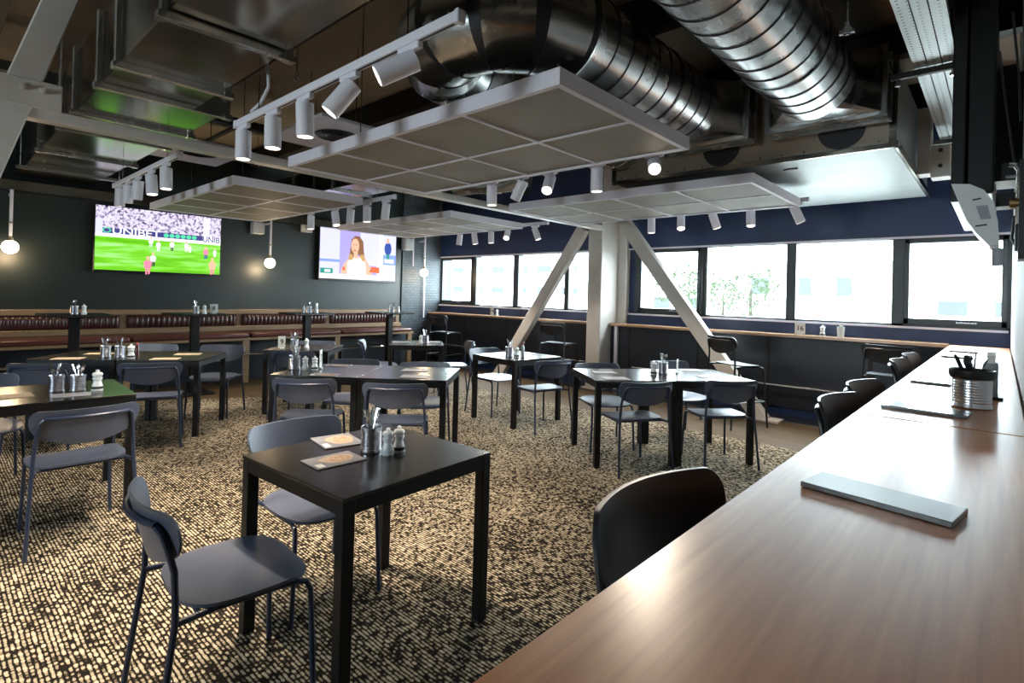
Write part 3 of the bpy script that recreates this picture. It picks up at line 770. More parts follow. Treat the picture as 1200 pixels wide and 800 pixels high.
t = thing('bar_counter', 'long red-brown wooden bar running from the foreground to the windows', 'bar counter')
for y0, y1 in ((-.62, 2.392), (2.406, 4.896), (4.906, 7.184), (7.196, 7.585)):
    MB().bx(-.41, .07, y0, y1, 1.028, 1.07, .003).build('top_board', 'bar_wood', t)
for y in (-.3, 1.75, 4.3, 6.4, 7.45):
    b = MB(); b.bx(.0, .06, y-.03, y+.03, -.006, 1.028); b.bx(-.38, .06, y-.02, y+.02, .98, 1.028)
    b.build('support_leg', 'black_metal', t, smooth=False)
MB().bx(.02, .07, -.6, 7.5, .90, .98).build('back_rail', 'black_metal', t, smooth=False)
MB().tube([(.03, -.5, .3), (.03, 7.3, .3)], .016, 10).build('foot_rail', 'steel', t)

# ------------------------------------------------------------------ tables
def make_table(L, W, name='dining_table', H=.76):
    t = thing(name, 'x', 'table')
    MB().bx(-L/2, L/2, -W/2, W/2, H-.014, H, .002).build('table_top', 'table_top', t)
    b = MB(); a = .05
    b.bx(-L/2+.004, L/2-.004, -W/2+.004, -W/2+.03, H-.066, H-.0145); b.bx(-L/2+.004, L/2-.004, W/2-.03, W/2-.004, H-.066, H-.0145)
    b.bx(-L/2+.004, -L/2+.03, -W/2+.03, W/2-.03, H-.066, H-.0145); b.bx(L/2-.03, L/2-.004, -W/2+.03, W/2-.03, H-.066, H-.0145)
    b.build('apron', 'black_metal', t, smooth=False)
    for sx in (-1, 1):
        for sy in (-1, 1):
            x, y = sx*(L/2-.027), sy*(W/2-.027)
            MB().bx(x-.025, x+.025, y-.025, y+.025, 0, H-.0145, .003).build('leg', 'black_metal', t)
    return t
GT = 'black square-legged dining tables'
def put(proto, used, x, y, rz, label, group):
    if not used:
        proto.location = (x, y, 0); proto.rotation_euler = (0, 0, rz); proto['label'] = label; proto['group'] = group
        used.append(1); return proto
    return dup(proto, (x, y, 0), rz, label, group)
pt = make_table(.75, .78); ut = []
def tab(x, y, deg, label): return put(pt, ut, x, y, rad(deg), label, GT)
def off(x, y, deg, a, c=0): r = rad(deg); return (x+a*math.cos(r)-c*math.sin(r), y+a*math.sin(r)+c*math.cos(r))
tab(-2.07, 1.37, 3.5, 'black table for two in the foreground with two food menus and a tin')
TR = (-2.42, 4.80, 51); TM = (-4.221, 2.778, 39.5); T2 = (-6.63, 1.53, 52); T1 = (-4.667, .256, 88); TW = (-4.31, 4.87, -5); TS = (-6.47, 3.29, 47); TB = (-6.25, 4.86, 52)
x, y = off(*TR, -.377); tab(x, y, TR[2], 'front-left table of the pair in front of the white column')
x, y = off(*TR, .377); tab(x, y, TR[2], 'table of the pair before the column nearer the slanted right brace')
x, y = off(*TM, -.377); tab(x, y, TM[2], 'centre pair of tables, the one carrying the tin and white shakers')
x, y = off(*TM, .377); tab(x, y, TM[2], 'centre pair of tables, the one with only two menus')
x, y = off(*T2, .377); tab(x, y, T2[2], 'table of the pair below the football screen, end with green reflection')
x, y = off(*T2, -.377); tab(x, y, T2[2], 'table of the pair below the football screen, end towards the left edge')
x, y = off(*T1, .377); tab(x, y, T1[2], 'table at the left edge with two cutlery tins and a white shaker')
x, y = off(*T1, -.377); tab(x, y, T1[2], 'table cut by the left edge, joined to the one with two tins')
tab(*TW[:2], rad(0)+TW[2], 'small black table in front of the left slanted brace')
tab(*TS[:2], TS[2], 'small table far back before the bench, behind the centre pair')
tab(*TB[:2], TB[2], 'small table far back below the presenter screen')
# high tables by the bench
def high_table(y, label):
    t = thing('high_table', label, 'high table', (-8.32, y, 0), 0, 'high pedestal tables by the bench')
    MB().bx(-.31, .31, -.33, .33, 1.085, 1.115, .004).build('table_top', 'table_top', t)
    MB().bx(-.05, .05, -.05, .05, .015, 1.085, .004).build('pedestal', 'black_metal', t)
    MB().bx(-.22, .22, -.22, .22, -.006, .015, .004).build('base_plate', 'black_metal', t)
    MB().bx(-.16, .16, -.16, .16, 1.07, 1.085).build('mounting_plate', 'black_metal', t, smooth=False)
HT = [1.28, 2.60, 4.24, 5.83]
for y, l in zip(HT, ('high pedestal table by the bench, left of the football screen', 'high pedestal table by the bench with a numbered card, under the football screen', 'high pedestal table by the bench, between the two screens', 'high pedestal table by the bench, under the presenter screen')): high_table(y, l)

# ------------------------------------------------------------------ chairs
def chair_parts(t, dz, shell, tube, ring=False):
    # seat: rounded, slightly dished plywood
    sz = .458+dz
    def outline(n=40):
        out = []
        for k in range(n):
            a = 2*PI*k/n; c, s = math.cos(a), math.sin(a)
            e = 2/3.6 if c > 0 else 2/2.5
            x = (.232 if c > 0 else .205)*math.copysign(abs(c)**e, c)
            y = (.232 if c > 0 else .232)*math.copysign(abs(s)**(2/3.6), s)
            out.append((x+.005, y))
        return out
    def zt(x, y, r): return sz-.010*(1-r*r)-(.016*((x-.12)/.1)**2 if x > .12 else 0)+(.006*((-x-.1)/.1)**2 if x < -.1 else 0)
    o = outline(); rings = []
    b = MB()
    for r in (.02, .35, .65, .88, 1.0): rings.append([V((x*r, y*r, zt(x*r, y*r, r))) for x, y in o])
    for r in (1.0, .88, .5, .02): rings.append([V((x*r, y*r, zt(x*r, y*r, r)-.012)) for x, y in o])
    b.grid(rings, True); b.build('seat', shell, t, ang=50)
    # back: curved plywood, straight top, rounded corners, bellied lower edge
    nu, nv = 44, 8
    def pos(u, v, off):
        y = .25*u; x = -.262+.07*u*u
        cr = 0 if abs(u) < .84 else .05*(1-math.sqrt(max(0, 1-((abs(u)-.84)/.16)**2)))
        cl = .075*abs(u)**2.2+(0 if abs(u) < .80 else .07*(1-math.sqrt(max(0, 1-((abs(u)-.80)/.20)**2))))
        top = .787+dz-cr; bot = .585+dz+cl
        z = bot+(max(top-bot, .004))*v
        x -= .045*(z-.62-dz)/.17
        nx, ny = 1, -.56*u
        L = math.hypot(nx, ny)
        return V((x+nx/L*off, y+ny/L*off, z))
    F = [[pos(math.sin(PI*(i/nu-.5)), j/nv, .005) for i in range(nu+1)] for j in range(nv+1)]
    Bk = [[pos(math.sin(PI*(i/nu-.5)), j/nv, -.006) for i in range(nu+1)] for j in range(nv+1)]
    b = MB(); vf = b.grid(F); vb = b.grid(Bk)
    rim = [(0, i) for i in range(nu+1)]+[(j, nu) for j in range(1, nv+1)]+[(nv, i) for i in range(nu-1, -1, -1)]+[(j, 0) for j in range(nv-1, 0, -1)]
    for k in range(len(rim)):
        a, c = rim[k], rim[(k+1) % len(rim)]
        try: b.bm.faces.new((vf[a[0]][a[1]], vf[c[0]][c[1]], vb[c[0]][c[1]], vb[a[0]][a[1]]))
        except ValueError: pass
    b.build('backrest', shell, t, ang=50)
    def rear(y, z):  # x of the tube behind the back
        u = y/.25; return -.262+.07*u*u-.045*(z-.62)/.17-.018
    R = .0105 if dz == 0 else .011
    sp = 0 if dz == 0 else .02
    for s in (-1, 1):
        pts = [(-.275-sp, s*(.255+sp), 0), (-.245-sp*.5, s*(.243+sp*.4), .25+dz*.6), (-.222, s*.232, .44+dz), (-.222, s*.228, .52+dz), (rear(.218, .60)-.004, s*.222, .60+dz), (rear(.212, .68), s*.214, .68+dz), (rear(.205, .72), s*.207, .722+dz), (rear(.19, .742), s*.19, .742+dz)]
        MB().tube(pts, R, 10).build('leg', tube, t)
        pts = [(-.222, s*.225, .437+dz), (-.1, s*.205, .437+dz), (.165, s*.200, .430+dz), (.20, s*.204, .42+dz), (.215, s*.208, .39+dz), (.222+sp*.3, s*(.212+sp*.3), .25+dz*.6), (.230+sp, s*(.222+sp), 0)]
        MB().tube(pts, R, 10).build('leg', tube, t)
    pts = [(rear(.19*k/8, .744), .19*k/8, .744+dz) for k in range(-8, 9)]
    b = MB(); b.tube(pts, R, 10)
    b.build('back_frame', tube, t)
    if ring:
        z = .30; pts = []
        for sx, sy in ((.212, .214), (-.262, .25)): pts.append((sx, sy))
        q = [(.226, -.226), (.226, .226), (-.275, .262), (-.275, -.262)]
        b = MB()
        for a, c in zip(q, q[1:]+q[:1]): b.tube([(a[0], a[1], z), (c[0], c[1], z)], .009, 8)
        b.build('foot_ring', tube, t)
    else:
        b = MB(); b.tube([(.10, -.197, .434), (.10, .197, .434)], .008, 8); b.tube([(-.15, -.21, .436), (-.15, .21, .436)], .008, 8)
        b.build('seat_rail', tube, t)
pc = thing('dining_chair', 'x', 'chair'); chair_parts(pc, 0, 'ply', 'tube')
uc = []; GC = 'navy plywood dining chairs'
chairs = [
    (-2.08, .79, 86, 'navy plywood chair in the foreground facing the front table, back to the viewer\'s left edge'),
    (-2.50, 1.352, -1, 'plywood chair tucked under the far side of the foreground table'),
    (-4.08, .66, 181, 'navy chair with its back to us at the left-edge table with two tins'),
    (-5.32, .30, 4, 'navy chair across the left-edge table, mostly cut by the picture edge'),
    (-5.93, 1.52, 158, 'navy chair on the near side of the green-reflecting table below the football screen'),
    (-6.36, .86, 144, 'navy chair behind the cutlery tins of the left-edge table'),
    (-7.25, 1.765, -38, 'chair on the bench side of the pair below the football screen, left one'),
    (-6.78, 2.345, -38, 'chair on the bench side of the pair below the football screen, right one'),
    (-4.24, 2.232, 136, 'dark chair with its back to us before the tin on the centre pair'),
    (-3.613, 2.648, 136, 'dark chair with its back to us before the bare end of the centre pair'),
    (-4.67, 2.84, -42, 'chair across the centre pair of tables, left one, back just over the table'),
    (-4.07, 3.26, -42, 'chair across the centre pair of tables, right one, back just over the table'),
    (-5.9, 5.25, 238, 'chair seen edge on at the right end of the table below the presenter screen'),
    (-6.57, 4.47, 55, 'chair seen edge on at the left end of the table below the presenter screen'),
    (-4.72, 4.92, -8, 'chair at the small table by the left brace, on its far left side'),
    (-3.85, 4.76, 165, 'navy chair with its back to us at the small table by the left brace'),
    (-2.95, 4.68, -36, 'chair beyond the pair before the column, at its left end'),
    (-2.40, 4.26, 148, 'navy chair with its back to us at the pair before the column, left one'),
    (-1.93, 4.98, 141, 'navy chair with its back to us at the pair before the column, right one'),
    (-2.56, 5.58, -32, 'chair beyond the pair before the column, behind its cutlery tin'),
    (-6.74, 3.52, -40, 'chair on the bench side of the small far table behind the centre pair'),
    (-6.12, 3.06, 133, 'blue chair with its back to us at the small far table behind the centre pair'),
]
for x, y, d, l in chairs: put(pc, uc, x, y, rad(d), l, GC)
ps = thing('bar_stool', 'x', 'stool'); chair_parts(ps, .275, 'stool_shell', 'stool_tube', True)
us = []
for x, y, d, l, g in [
    (-.31, 1.10, -5, 'black bar stool nearest the viewer, its curved back above the bar edge', 'bar stools at the wooden bar'),
    (-.29, 2.79, -8, 'black bar stool at the bar, second from the viewer', 'bar stools at the wooden bar'),
    (-.30, 3.43, -8, 'black bar stool at the bar, third from the viewer', 'bar stools at the wooden bar'),
    (-.33, 5.15, -4, 'black bar stool at the bar, fourth from the viewer', 'bar stools at the wooden bar'),
    (-.33, 5.85, -4, 'black bar stool at the bar, nearest the windows', 'bar stools at the wooden bar'),
    (-2.36, 6.68, 60, 'black high stool in front of the right slanted brace', 'high stools at the window counter'),
    (-5.36, 7.10, 94, 'black high stool at the window counter just left of the column', 'high stools at the window counter'),
    (-8.10, 7.02, 94, 'black high stool at the far left end of the window counter', 'high stools at the window counter'),
    (-.86, 7.10, 88, 'black high stool at the window counter beside the end of the bar', 'high stools at the window counter'),
]: put(ps, us, x, y, rad(d), l, g)

# ------------------------------------------------------------------ table-top items
def tin_mesh(r=.045, h=.115, amp=.0022):
    b = MB(); prof = [(0, 0), (r, 0), (r+.002, .004)]
    n = 9
    for k in range(n*4+1):
        z = .016+(h-.034)*k/(n*4); prof.append((r-.0018+amp*math.cos(2*PI*k/4), z))
    prof += [(r+.0015, h-.006), (r+.0015, h), (r-.002, h), (r-.003, h-.004), (r-.003, .004), (0, .004)]
    b.lathe(prof, seg=28)
    return b
def fork():
    b = MB(); b.mi = 0
    b.box((0, 0, .05), (.013, .003, .10), None, .001); b.beam((0, 0, .10), (0, 0, .14), .006, .003, (0, 1, 0))
    b.box((0, 0, .149), (.020, .003, .02), None, .001)
    for k in range(4): b.box((-.0078+.0052*k, 0, .175), (.0028, .002, .036))
    return b
def spoon():
    b = MB(); b.box((0, 0, .05), (.013, .003, .10), None, .001); b.beam((0, 0, .10), (0, 0, .145), .006, .003, (0, 1, 0))
    rings = []
    for j in range(6):
        r = (j+.02)/5; rings.append([V((.016*r*math.cos(2*PI*k/16), .007*(r*r-1)*.8, .167+.026*r*math.sin(2*PI*k/16))) for k in range(16)])
    for j in range(5, -1, -1):
        r = (j+.02)/5; rings.append([V((.016*r*math.cos(2*PI*k/16), .007*(r*r-1)*.8-.0015, .167+.026*r*math.sin(2*PI*k/16))) for k in range(16)])
    b.grid(rings, True); return b
def knife():
    b = MB(); b.box((0, 0, .05), (.014, .005, .10), None, .0015)
    b.prism([(-.007, .10), (.008, .10), (.009, .17), (.004, .2), (-.006, .2), (-.0075, .17)], -.001, .001, Matrix(((1, 0, 0, 0), (0, 0, 1, 0), (0, 1, 0, 0), (0, 0, 0, 1))))
    return b
def hidden_proto(mb, name, mats): 
    o = mb.build(name, mats); me = o.data; bpy.data.objects.remove(o); return me
ME = dict(fork=hidden_proto(fork(), 'fork', 'steel'), spoon=hidden_proto(spoon(), 'spoon', 'steel'), knife=hidden_proto(knife(), 'knife', 'steel'))
MEB = {}
for k in ME:
    m = ME[k].copy(); m.materials.clear(); m.materials.append(M['black_plastic']); MEB[k] = m
TIN = hidden_proto(tin_mesh(), 'cutlery_tin', 'tin')
def cutlery(x, y, z, kinds, where, r=.022, lean=.36, seed=0, me=None, sc=1., word='steel'):
    rnd = random.Random(seed); n = len(kinds)
    for i, k in enumerate(kinds):
        a = 2*PI*i/n+rnd.uniform(-.3, .3)+.6
        o = bpy.data.objects.new(k, (me or ME)[k]); COL.objects.link(o)
        ln = lean*rnd.uniform(.55, 1.0)
        o.location = (x-.017*math.cos(a)*sc, y-.017*math.sin(a)*sc, z+.006)
        d = V((math.cos(a)*ln, math.sin(a)*ln, 1)).normalized()
        o.rotation_mode = 'QUATERNION'
        o.rotation_quaternion = V((0, 0, 1)).rotation_difference(d) @ Euler((0, 0, rnd.uniform(0, 6))).to_quaternion()
        o.scale = (sc, sc, sc)
        same = kinds.count(k) > 1
        tag(o, '%s %s standing in the %s' % (word, k, where), k, 'cutlery in the '+where)
def tin(x, y, z, label, kinds, where, seed=0, s=1.):
    o = bpy.data.objects.new('cutlery_tin', TIN); COL.objects.link(o); o.location = (x, y, z); o.scale = (s, s, s)
    tag(o, label, 'tin', 'ribbed cutlery tins'); cutlery(x, y, z, kinds, where, seed=seed, sc=s)
def shaker(x, y, z, label, kind='mill', rz=.5, s=1.):
    t = thing('pepper_mill' if kind == 'mill' else 'salt_shaker', label, 'mill' if kind == 'mill' else 'shaker', (x, y, z), rz, 'white salt and pepper shakers')
    b = MB(); b.lathe([(0, 0), (.024, 0), (.026, .006), (.025, .012), (.024, .022), (.018, .040), (.016, .048), (.020, .058), (.0215, .064), (.019, .068), (0, .068)], seg=20)
    b.build('body', 'ceramic', t)
    b = MB(); b.lathe([(0, .068), (.014, .068), (.021, .075), (.023, .083), (.018, .091), (.008, .094), (.009, .100), (.006, .105), (0, .106)], seg=20)
    b.build('knob', 'ceramic', t)
    MB().lathe([(.0245, .010), (.0265, .012), (.0262, .021), (.0238, .023)], seg=20, caps=False).build('window_band', 'pepper' if kind == 'mill' else 'clear', t)
    t.scale = (s, s, s); return t
def bottle(x, y, z, label, m='ceramic', h=.15, r=.02):
    t = thing('sauce_bottle', label, 'bottle', (x, y, z), 0, 'sauce bottles on the tables')
    MB().lathe([(0, 0), (r, 0), (r+.001, .003), (r, h*.62), (r*.55, h*.78), (r*.45, h*.84), (0, h*.84)], seg=18).build('bottle_body', m, t)
    MB().lathe([(0, h*.84), (r*.6, h*.84), (r*.6, h*.93), (r*.3, h), (0, h)], seg=14).build('cap', 'sauce_red' if m != 'ceramic' else 'ceramic', t)
def menu(x, y, z, rz, label, L=.297, W=.21, style='food', group='menus on the tables', th=.004):
    b = MB(); b.box((0, 0, th/2), (L, W, th), None, .001)
    mats = ['menu_grey', 'menu_cream', 'menu_orange', 'card']
    if style == 'food':
        b.mi = 1; b.prism([(L*(.08+.33*math.cos(a)*(1+.12*math.sin(3*a))), W*(.02+.36*math.sin(a)*(1+.1*math.cos(2*a)))) for a in [2*PI*k/26 for k in range(26)]], th, th+.0004)
        b.mi = 2; b.prism([(L*(.12+.20*math.cos(a)), W*(.03+.25*math.sin(a))) for a in [2*PI*k/20 for k in range(20)]], th+.0004, th+.0007)
        b.mi = 3; b.prism([(-L*.44, -W*.40), (-L*.30, -W*.40), (-L*.30, -W*.12), (-L*.44, -W*.12)], th, th+.0004)
    elif style == 'black': mats = ['menu_black']
    elif style == 'tan': mats = ['menu_tan']
    elif style == 'pale': mats = ['menu_pale']
    o = b.build('menu', mats, ang=20)
    o.location = (x, y, z); o.rotation_euler = (0, 0, rz)
    tag(o, label, 'menu', group)
def number_card(x, y, z, rz, num, label, h=.115, w=.075):
    t = thing('number_card', label, 'table number', (x, y, z), rz, 'table number cards')
    MB().box((0, 0, .006), (.03, .06, .012), None, .002).build('stand', 'clear', t)
    b = MB(); b.box((0, 0, .012+h/2), (.004, w, h), None, .001); b.mi = 1
    b.text(num, h*.62, YZ(0, .012+h/2, .0022))
    b.text(num, h*.62, Matrix.Rotation(PI, 4, 'Z') @ YZ(0, .012+h/2, .0022))
    b.build('card', ['card', 'ink'], t, smooth=False)
Z = .7606
# foreground table
tin(-2.09, 1.385, Z, 'ribbed cutlery tin on the foreground table', ['fork', 'fork', 'knife', 'spoon', 'fork', 'knife'], 'tin on the foreground table', 3)
shaker(-2.005, 1.415, Z, 'white salt shaker just right of the tin on the foreground table', 'salt', s=1.12)
shaker(-2.005, 1.475, Z, 'white pepper mill with a dark base, right of the tin on the foreground table', 'mill', s=1.12)
menu(-2.085, 1.20, Z, rad(88), 'food menu on the foreground table nearest the viewer', .22, .16)
menu(-2.345, 1.365, Z, rad(80), 'food menu on the foreground table, behind the other one', .19, .22)
# left-edge table
tin(-4.64, .63, Z, 'cutlery tin on the left-edge table, left one of two', ['fork', 'spoon', 'knife', 'fork'], 'left tin on the left-edge table', 4, .95)
tin(-4.585, .735, Z, 'cutlery tin on the left-edge table, beside the white shaker', ['fork', 'spoon', 'fork'], 'right tin on the left-edge table', 5, .95)
shaker(-4.53, .83, Z, 'white shaker with dark middle at the left-edge table, right of two tins', 'mill', s=1.35)
menu(-4.60, .40, Z, rad(92), 'pale menu lying at the left picture edge', .22, .16, 'tan')
menu(-4.44, .68, Z, rad(80), 'pale menu in front of the two tins on the left-edge table', .2, .14, 'pale')
# pair below the football screen
tin(-6.56, 1.26, Z, 'cutlery tin on the pair below the football screen, left one', ['fork', 'spoon', 'fork', 'knife'], 'left tin below the football screen', 6)
tin(-6.47, 1.36, Z, 'cutlery tin on the pair below the football screen, right one', ['fork', 'spoon', 'knife'], 'right tin below the football screen', 7)
shaker(-6.33, 1.42, Z, 'white shaker on the pair below the football screen, right of two tins', 'mill', s=1.35)
bottle(-6.46, 1.50, Z, 'dark red sauce bottle behind the shaker below the football screen', 'sauce', .14)
menu(-6.62, .98, Z, rad(60), 'tan menu on the pair below the football screen, nearest the left edge', .24, .16, 'tan')
menu(-6.93, 1.28, Z, rad(60), 'tan menu on the pair below the football screen, behind its tins', .24, .16, 'tan')
menu(-6.12, 1.66, Z, rad(60), 'tan menu on the green-reflecting table, near side', .24, .16, 'tan')
menu(-6.42, 1.95, Z, rad(60), 'tan menu on the green-reflecting table, far side', .24, .16, 'tan')
# centre pair
tin(-4.72, 2.30, Z, 'cutlery tin on the centre pair of tables', ['knife', 'fork', 'spoon', 'fork', 'knife'], 'tin on the centre pair', 8, 1.1)
shaker(-4.64, 2.36, Z, 'white shaker right beside the tin on the centre pair', 'salt', s=1.2)
shaker(-4.58, 2.42, Z, 'white pepper mill with dark base on the centre pair', 'mill', s=1.2)
number_card(-4.64, 2.51, Z, rad(50), '7', 'tall white number card seen edge on at the centre pair', .16, .1)
menu(-4.27, 2.35, Z, rad(40), 'menu on the centre pair, near side before the shakers', .24, .16, 'food')
menu(-4.72, 2.73, Z, rad(40), 'menu on the centre pair, far side before the joint', .24, .16, 'food')
menu(-3.72, 2.88, Z, rad(40), 'grey menu on the bare end of the centre pair, near side', .24, .16, 'pale')
menu(-4.02, 3.12, Z, rad(40), 'grey menu on the bare end of the centre pair, far side', .24, .16, 'pale')
# pair before the column
tin(-2.42, 4.87, Z, 'cutlery tin on the pair of tables before the column', ['spoon', 'knife', 'fork', 'spoon'], 'tin on the pair before the column', 9)
shaker(-2.45, 4.74, Z, 'white shaker left of the tin on the pair before the column', 'mill', s=1.25)
number_card(-2.33, 4.99, Z, rad(14), '5', 'white number card seen edge on at the pair before the column', .13, .08)
menu(-2.55, 4.22, Z, rad(50), 'black-edged menu on the pair before the column, near left', .22, .16, 'pale')
menu(-2.83, 4.47, Z, rad(50), 'black-edged menu on the pair before the column, far left', .22, .16, 'pale')
menu(-2.03, 5.06, Z, rad(50), 'menu on the pair before the column, near right', .22, .16, 'pale')
menu(-2.36, 5.35, Z, rad(50), 'menu on the pair before the column, far right', .22, .16, 'pale')
# window-side small table
tin(-4.28, 4.69, Z, 'cutlery tin on the small table by the left brace', ['fork', 'spoon', 'knife', 'fork'], 'tin on the small table by the left brace', 10)
shaker(-4.17, 4.70, Z, 'white shaker beside the tin on the small table by the left brace', 'mill', s=1.2)
bottle(-4.18, 4.82, Z, 'pale bottle behind the shaker on the small table by the left brace', 'clear', .17, .022)
menu(-4.36, 5.15, Z, rad(-5), 'menu on the small table by the left brace', .22, .16, 'pale')
# table below the presenter screen
tin(-6.14, 4.93, Z, 'cutlery tin on the table below the presenter screen', ['fork', 'spoon', 'knife', 'fork'], 'tin below the presenter screen', 11)
shaker(-6.12, 4.83, Z, 'white shaker on the table below the presenter screen', 'salt', s=1.2)
menu(-6.42, 4.72, Z, rad(52), 'grey menu on the table below the presenter screen, left side', .26, .18, 'pale')
menu(-6.2, 5.12, Z, rad(52), 'pale menu on the table below the presenter screen, right side', .2, .15, 'pale')
# small far table
tin(-6.38, 3.10, Z, 'cutlery tin on the small far table behind the centre pair', ['fork', 'spoon', 'knife'], 'tin on the small far table', 12)
number_card(-6.46, 2.98, Z, rad(0), '9', 'white number card on the small far table behind the centre pair', .14, .09)
shaker(-6.31, 3.22, Z, 'white shaker on the small far table behind the centre pair', 'salt', s=1.2)
# high tables
for (y, w, sd, num) in ((HT[0], 'leftmost high table', 21, None), (HT[1], 'high table under the football screen', 22, '8'), (HT[2], 'high table between the two screens', 23, None), (HT[3], 'high table under the presenter screen', 24, None)):
    z = 1.1156
    tin(-8.22, y-.02, z, 'cutlery tin on the %s' % w, ['fork', 'spoon', 'fork'], 'tin on the %s' % w, sd, .9)
    shaker(-8.14, y+.06, z, 'white shaker on the %s' % w, 'salt', s=1.15)
    if num: number_card(-8.2, y+.20, z, rad(-20), num, 'white card numbered eight on the %s' % w, .12, .10)
    if sd == 23: bottle(-8.2, y-.12, z, 'pale bottle on the %s' % w, 'clear', .13, .02); number_card(-8.25, y+.13, z, rad(40), '6', 'slim white number card on the %s' % w, .14, .07)
    if sd == 24: bottle(-8.2, y-.10, z, 'pale bottle on the %s' % w, 'clear', .13, .02)
# window counter
number_card(-1.93, 7.70, 1.0706, rad(-80), '16', 'white number card on the window counter before the third right-hand window', .14, .12)
shaker(-1.67, 7.70, 1.0706, 'white shaker on the window counter right of the number card', 'mill', s=1.3)
t = thing('drinking_glass', 'tumbler with small white sachets on the window counter near the bar', 'glass', (-1.47, 7.70, 1.0706))
MB().lathe([(0, 0), (.036, 0), (.044, .13), (.041, .13), (.034, .006), (0, .006)], seg=20).build('tumbler', 'clear', t)
MB().box((0, .0, .10), (.045, .004, .10), (.15, .1, .4)).build('sachet', 'card', t, smooth=False)
number_card(-7.52, 7.70, 1.0706, rad(-80), '14', 'white number card on the window counter left of the left brace', .15, .08)
shaker(-7.38, 7.70, 1.0706, 'white shaker on the window counter left of the left brace', 'salt', s=1.2)
# the bar
t = thing('cutlery_caddy', 'big brushed steel cutlery tin with a black rim on the wooden bar', 'tin', (-.085, 2.93, 1.0706))
tin_mesh(.066, .135, .0006).build('tin_body', 'steel', t)
MB().lathe([(.064, .118), (.0705, .118), (.076, .128), (.078, .152), (.074, .156), (.062, .150), (.060, .118)], seg=32, caps=False).build('rim', 'black_plastic', t)
cutlery(-.085, 2.93, 1.082, ['knife', 'fork', 'spoon', 'knife', 'fork', 'knife', 'spoon'], 'big tin on the wooden bar', lean=.40, seed=5, me=MEB, sc=1.05, word='black')
t = thing('napkin_holder', 'pale napkin holder behind the big tin on the bar', 'napkin holder', (-.03, 3.32, 1.0706))
MB().box((0, 0, .08), (.05, .12, .16), None, .006).build('holder_body', 'device_grey', t)
MB().box((0, 0, .006), (.085, .15, .012), None, .002).build('base_plate', 'black_plastic', t)
MB().box((0, 0, .175), (.03, .11, .05), (.1, 0, 0)).build('napkins', 'card', t, smooth=False)
for (x, y, rz, L, W, lab) in ((-.185, 1.375, rad(-9), .27, .115, 'black menu board on the bar nearest the viewer'), (-.215, 2.68, rad(-4), .27, .14, 'black menu board on the bar beside the big tin'), (-.27, 3.68, rad(-2), .17, .14, 'black menu board on the bar, third from the viewer'), (-.26, 5.70, 0, .2, .15, 'black menu board on the bar, second from the windows'), (-.25, 6.45, 0, .2, .15, 'black menu board on the bar, nearest the windows')):
    menu(x, y, 1.0706, rz, lab, L, W, 'black', 'black menu boards on the bar', .011)

# ------------------------------------------------------------------ black screen and white unit on the right wall
t = thing('wall_screen', 'black wall screen seen from its edge, upper right above the bar', 'television')
b = MB(); b.bx(-.225, -.165, 3.95, 5.5, 2.08, 3.5, .006); b.build('bezel', 'tv_black', t)
b = MB(); b.bx(-.165, -.04, 4.0, 5.45, 2.12, 3.46, .01); b.build('rear_casing', 'tv_black', t)
b = MB(); b.bx(-.04, .08, 4.4, 5.0, 2.3, 2.9); b.bx(-.04, .08, 4.1, 4.2, 2.2, 2.3); b.build('wall_mount', 'black_metal', t, smooth=False)
b = MB(); b.tube([(-.03, 3.99, 2.9), (-.0, 3.97, 2.6), (.03, 3.99, 2.35), (.05, 4.02, 2.2)], .006, 8); b.tube([(.02, 3.98, 3.1), (.05, 3.96, 2.75), (.06, 4.0, 2.5)], .006, 8); b.build('cable', 'black_plastic', t)
t = thing('wall_projector', 'white slanted projector unit below the black wall screen', 'projector', (0, 3.62, 0))
prof = [(-.205, 2.125), (-.13, 2.115), (-.075, 2.08), (-.04, 2.02), (-.02, 1.92), (-.012, 1.80), (-.05, 1.795), (-.10, 1.86), (-.14, 1.93)]
Mp = Matrix(((1, 0, 0, 0), (0, 0, 1, 0), (0, 1, 0, 0), (0, 0, 0, 1)))
MB().prism(prof, 0, .30, Mp).build('housing', 'device_white', t, ang=30)
b = MB(); b.prism([(-.105, 2.0), (-.06, 2.0), (-.045, 1.93), (-.085, 1.93)], -.003, 0, Mp); b.build('sticker', 'device_grey', t, smooth=False)
b = MB(); b.prism([(-.118, 2.035), (-.085, 2.04), (-.085, 2.033), (-.118, 2.028)], -.003, 0, Mp); b.prism([(-.105, 1.90), (-.06, 1.905), (-.06, 1.898), (-.105, 1.893)], -.003, 0, Mp); b.build('vent', 'black_plastic', t, smooth=False)
MB().bx(-.03, .08, .08, .22, 2.0, 2.07).build('wall_arm', 'black_metal', t, smooth=False)
MB().lathe([(0, 0), (.022, 0), (.022, .09), (0, .09)], (-.02, .12, 1.70), None, 18).build('lens_cap', 'device_grey', t)
t = thing('wall_mounted_tap', 'chrome and copper pipe fitting on the white wall at the right edge', 'pipe fitting', (.05, 3.3, 0))
b = MB(); b.tube([(0, 0, 1.86), (0, 0, 2.10), (-.015, 0, 2.125), (-.035, 0, 2.13)], .011, 10); b.box((-.02, 0, 2.075), (.05, .016, .01)); b.build('valve', 'chrome', t)
b = MB(); b.tube([(-.03, 0, 1.955), (.03, 0, 1.955)], .022, 12); b.build('coupling', 'brass', t)
b = MB(); b.tube([(.0, 0, 1.86), (.0, 0.01, 1.74)], .012, 8); b.tube([(-.012, .02, 1.9), (-.02, .02, 1.8), (.01, .02, 1.72)], .006, 8); b.build('hose', 'black_plastic', t)
MB().bx(.0, .03, -.05, .12, 1.70, 2.14).build('back_plate', 'black_plastic', t, smooth=False)

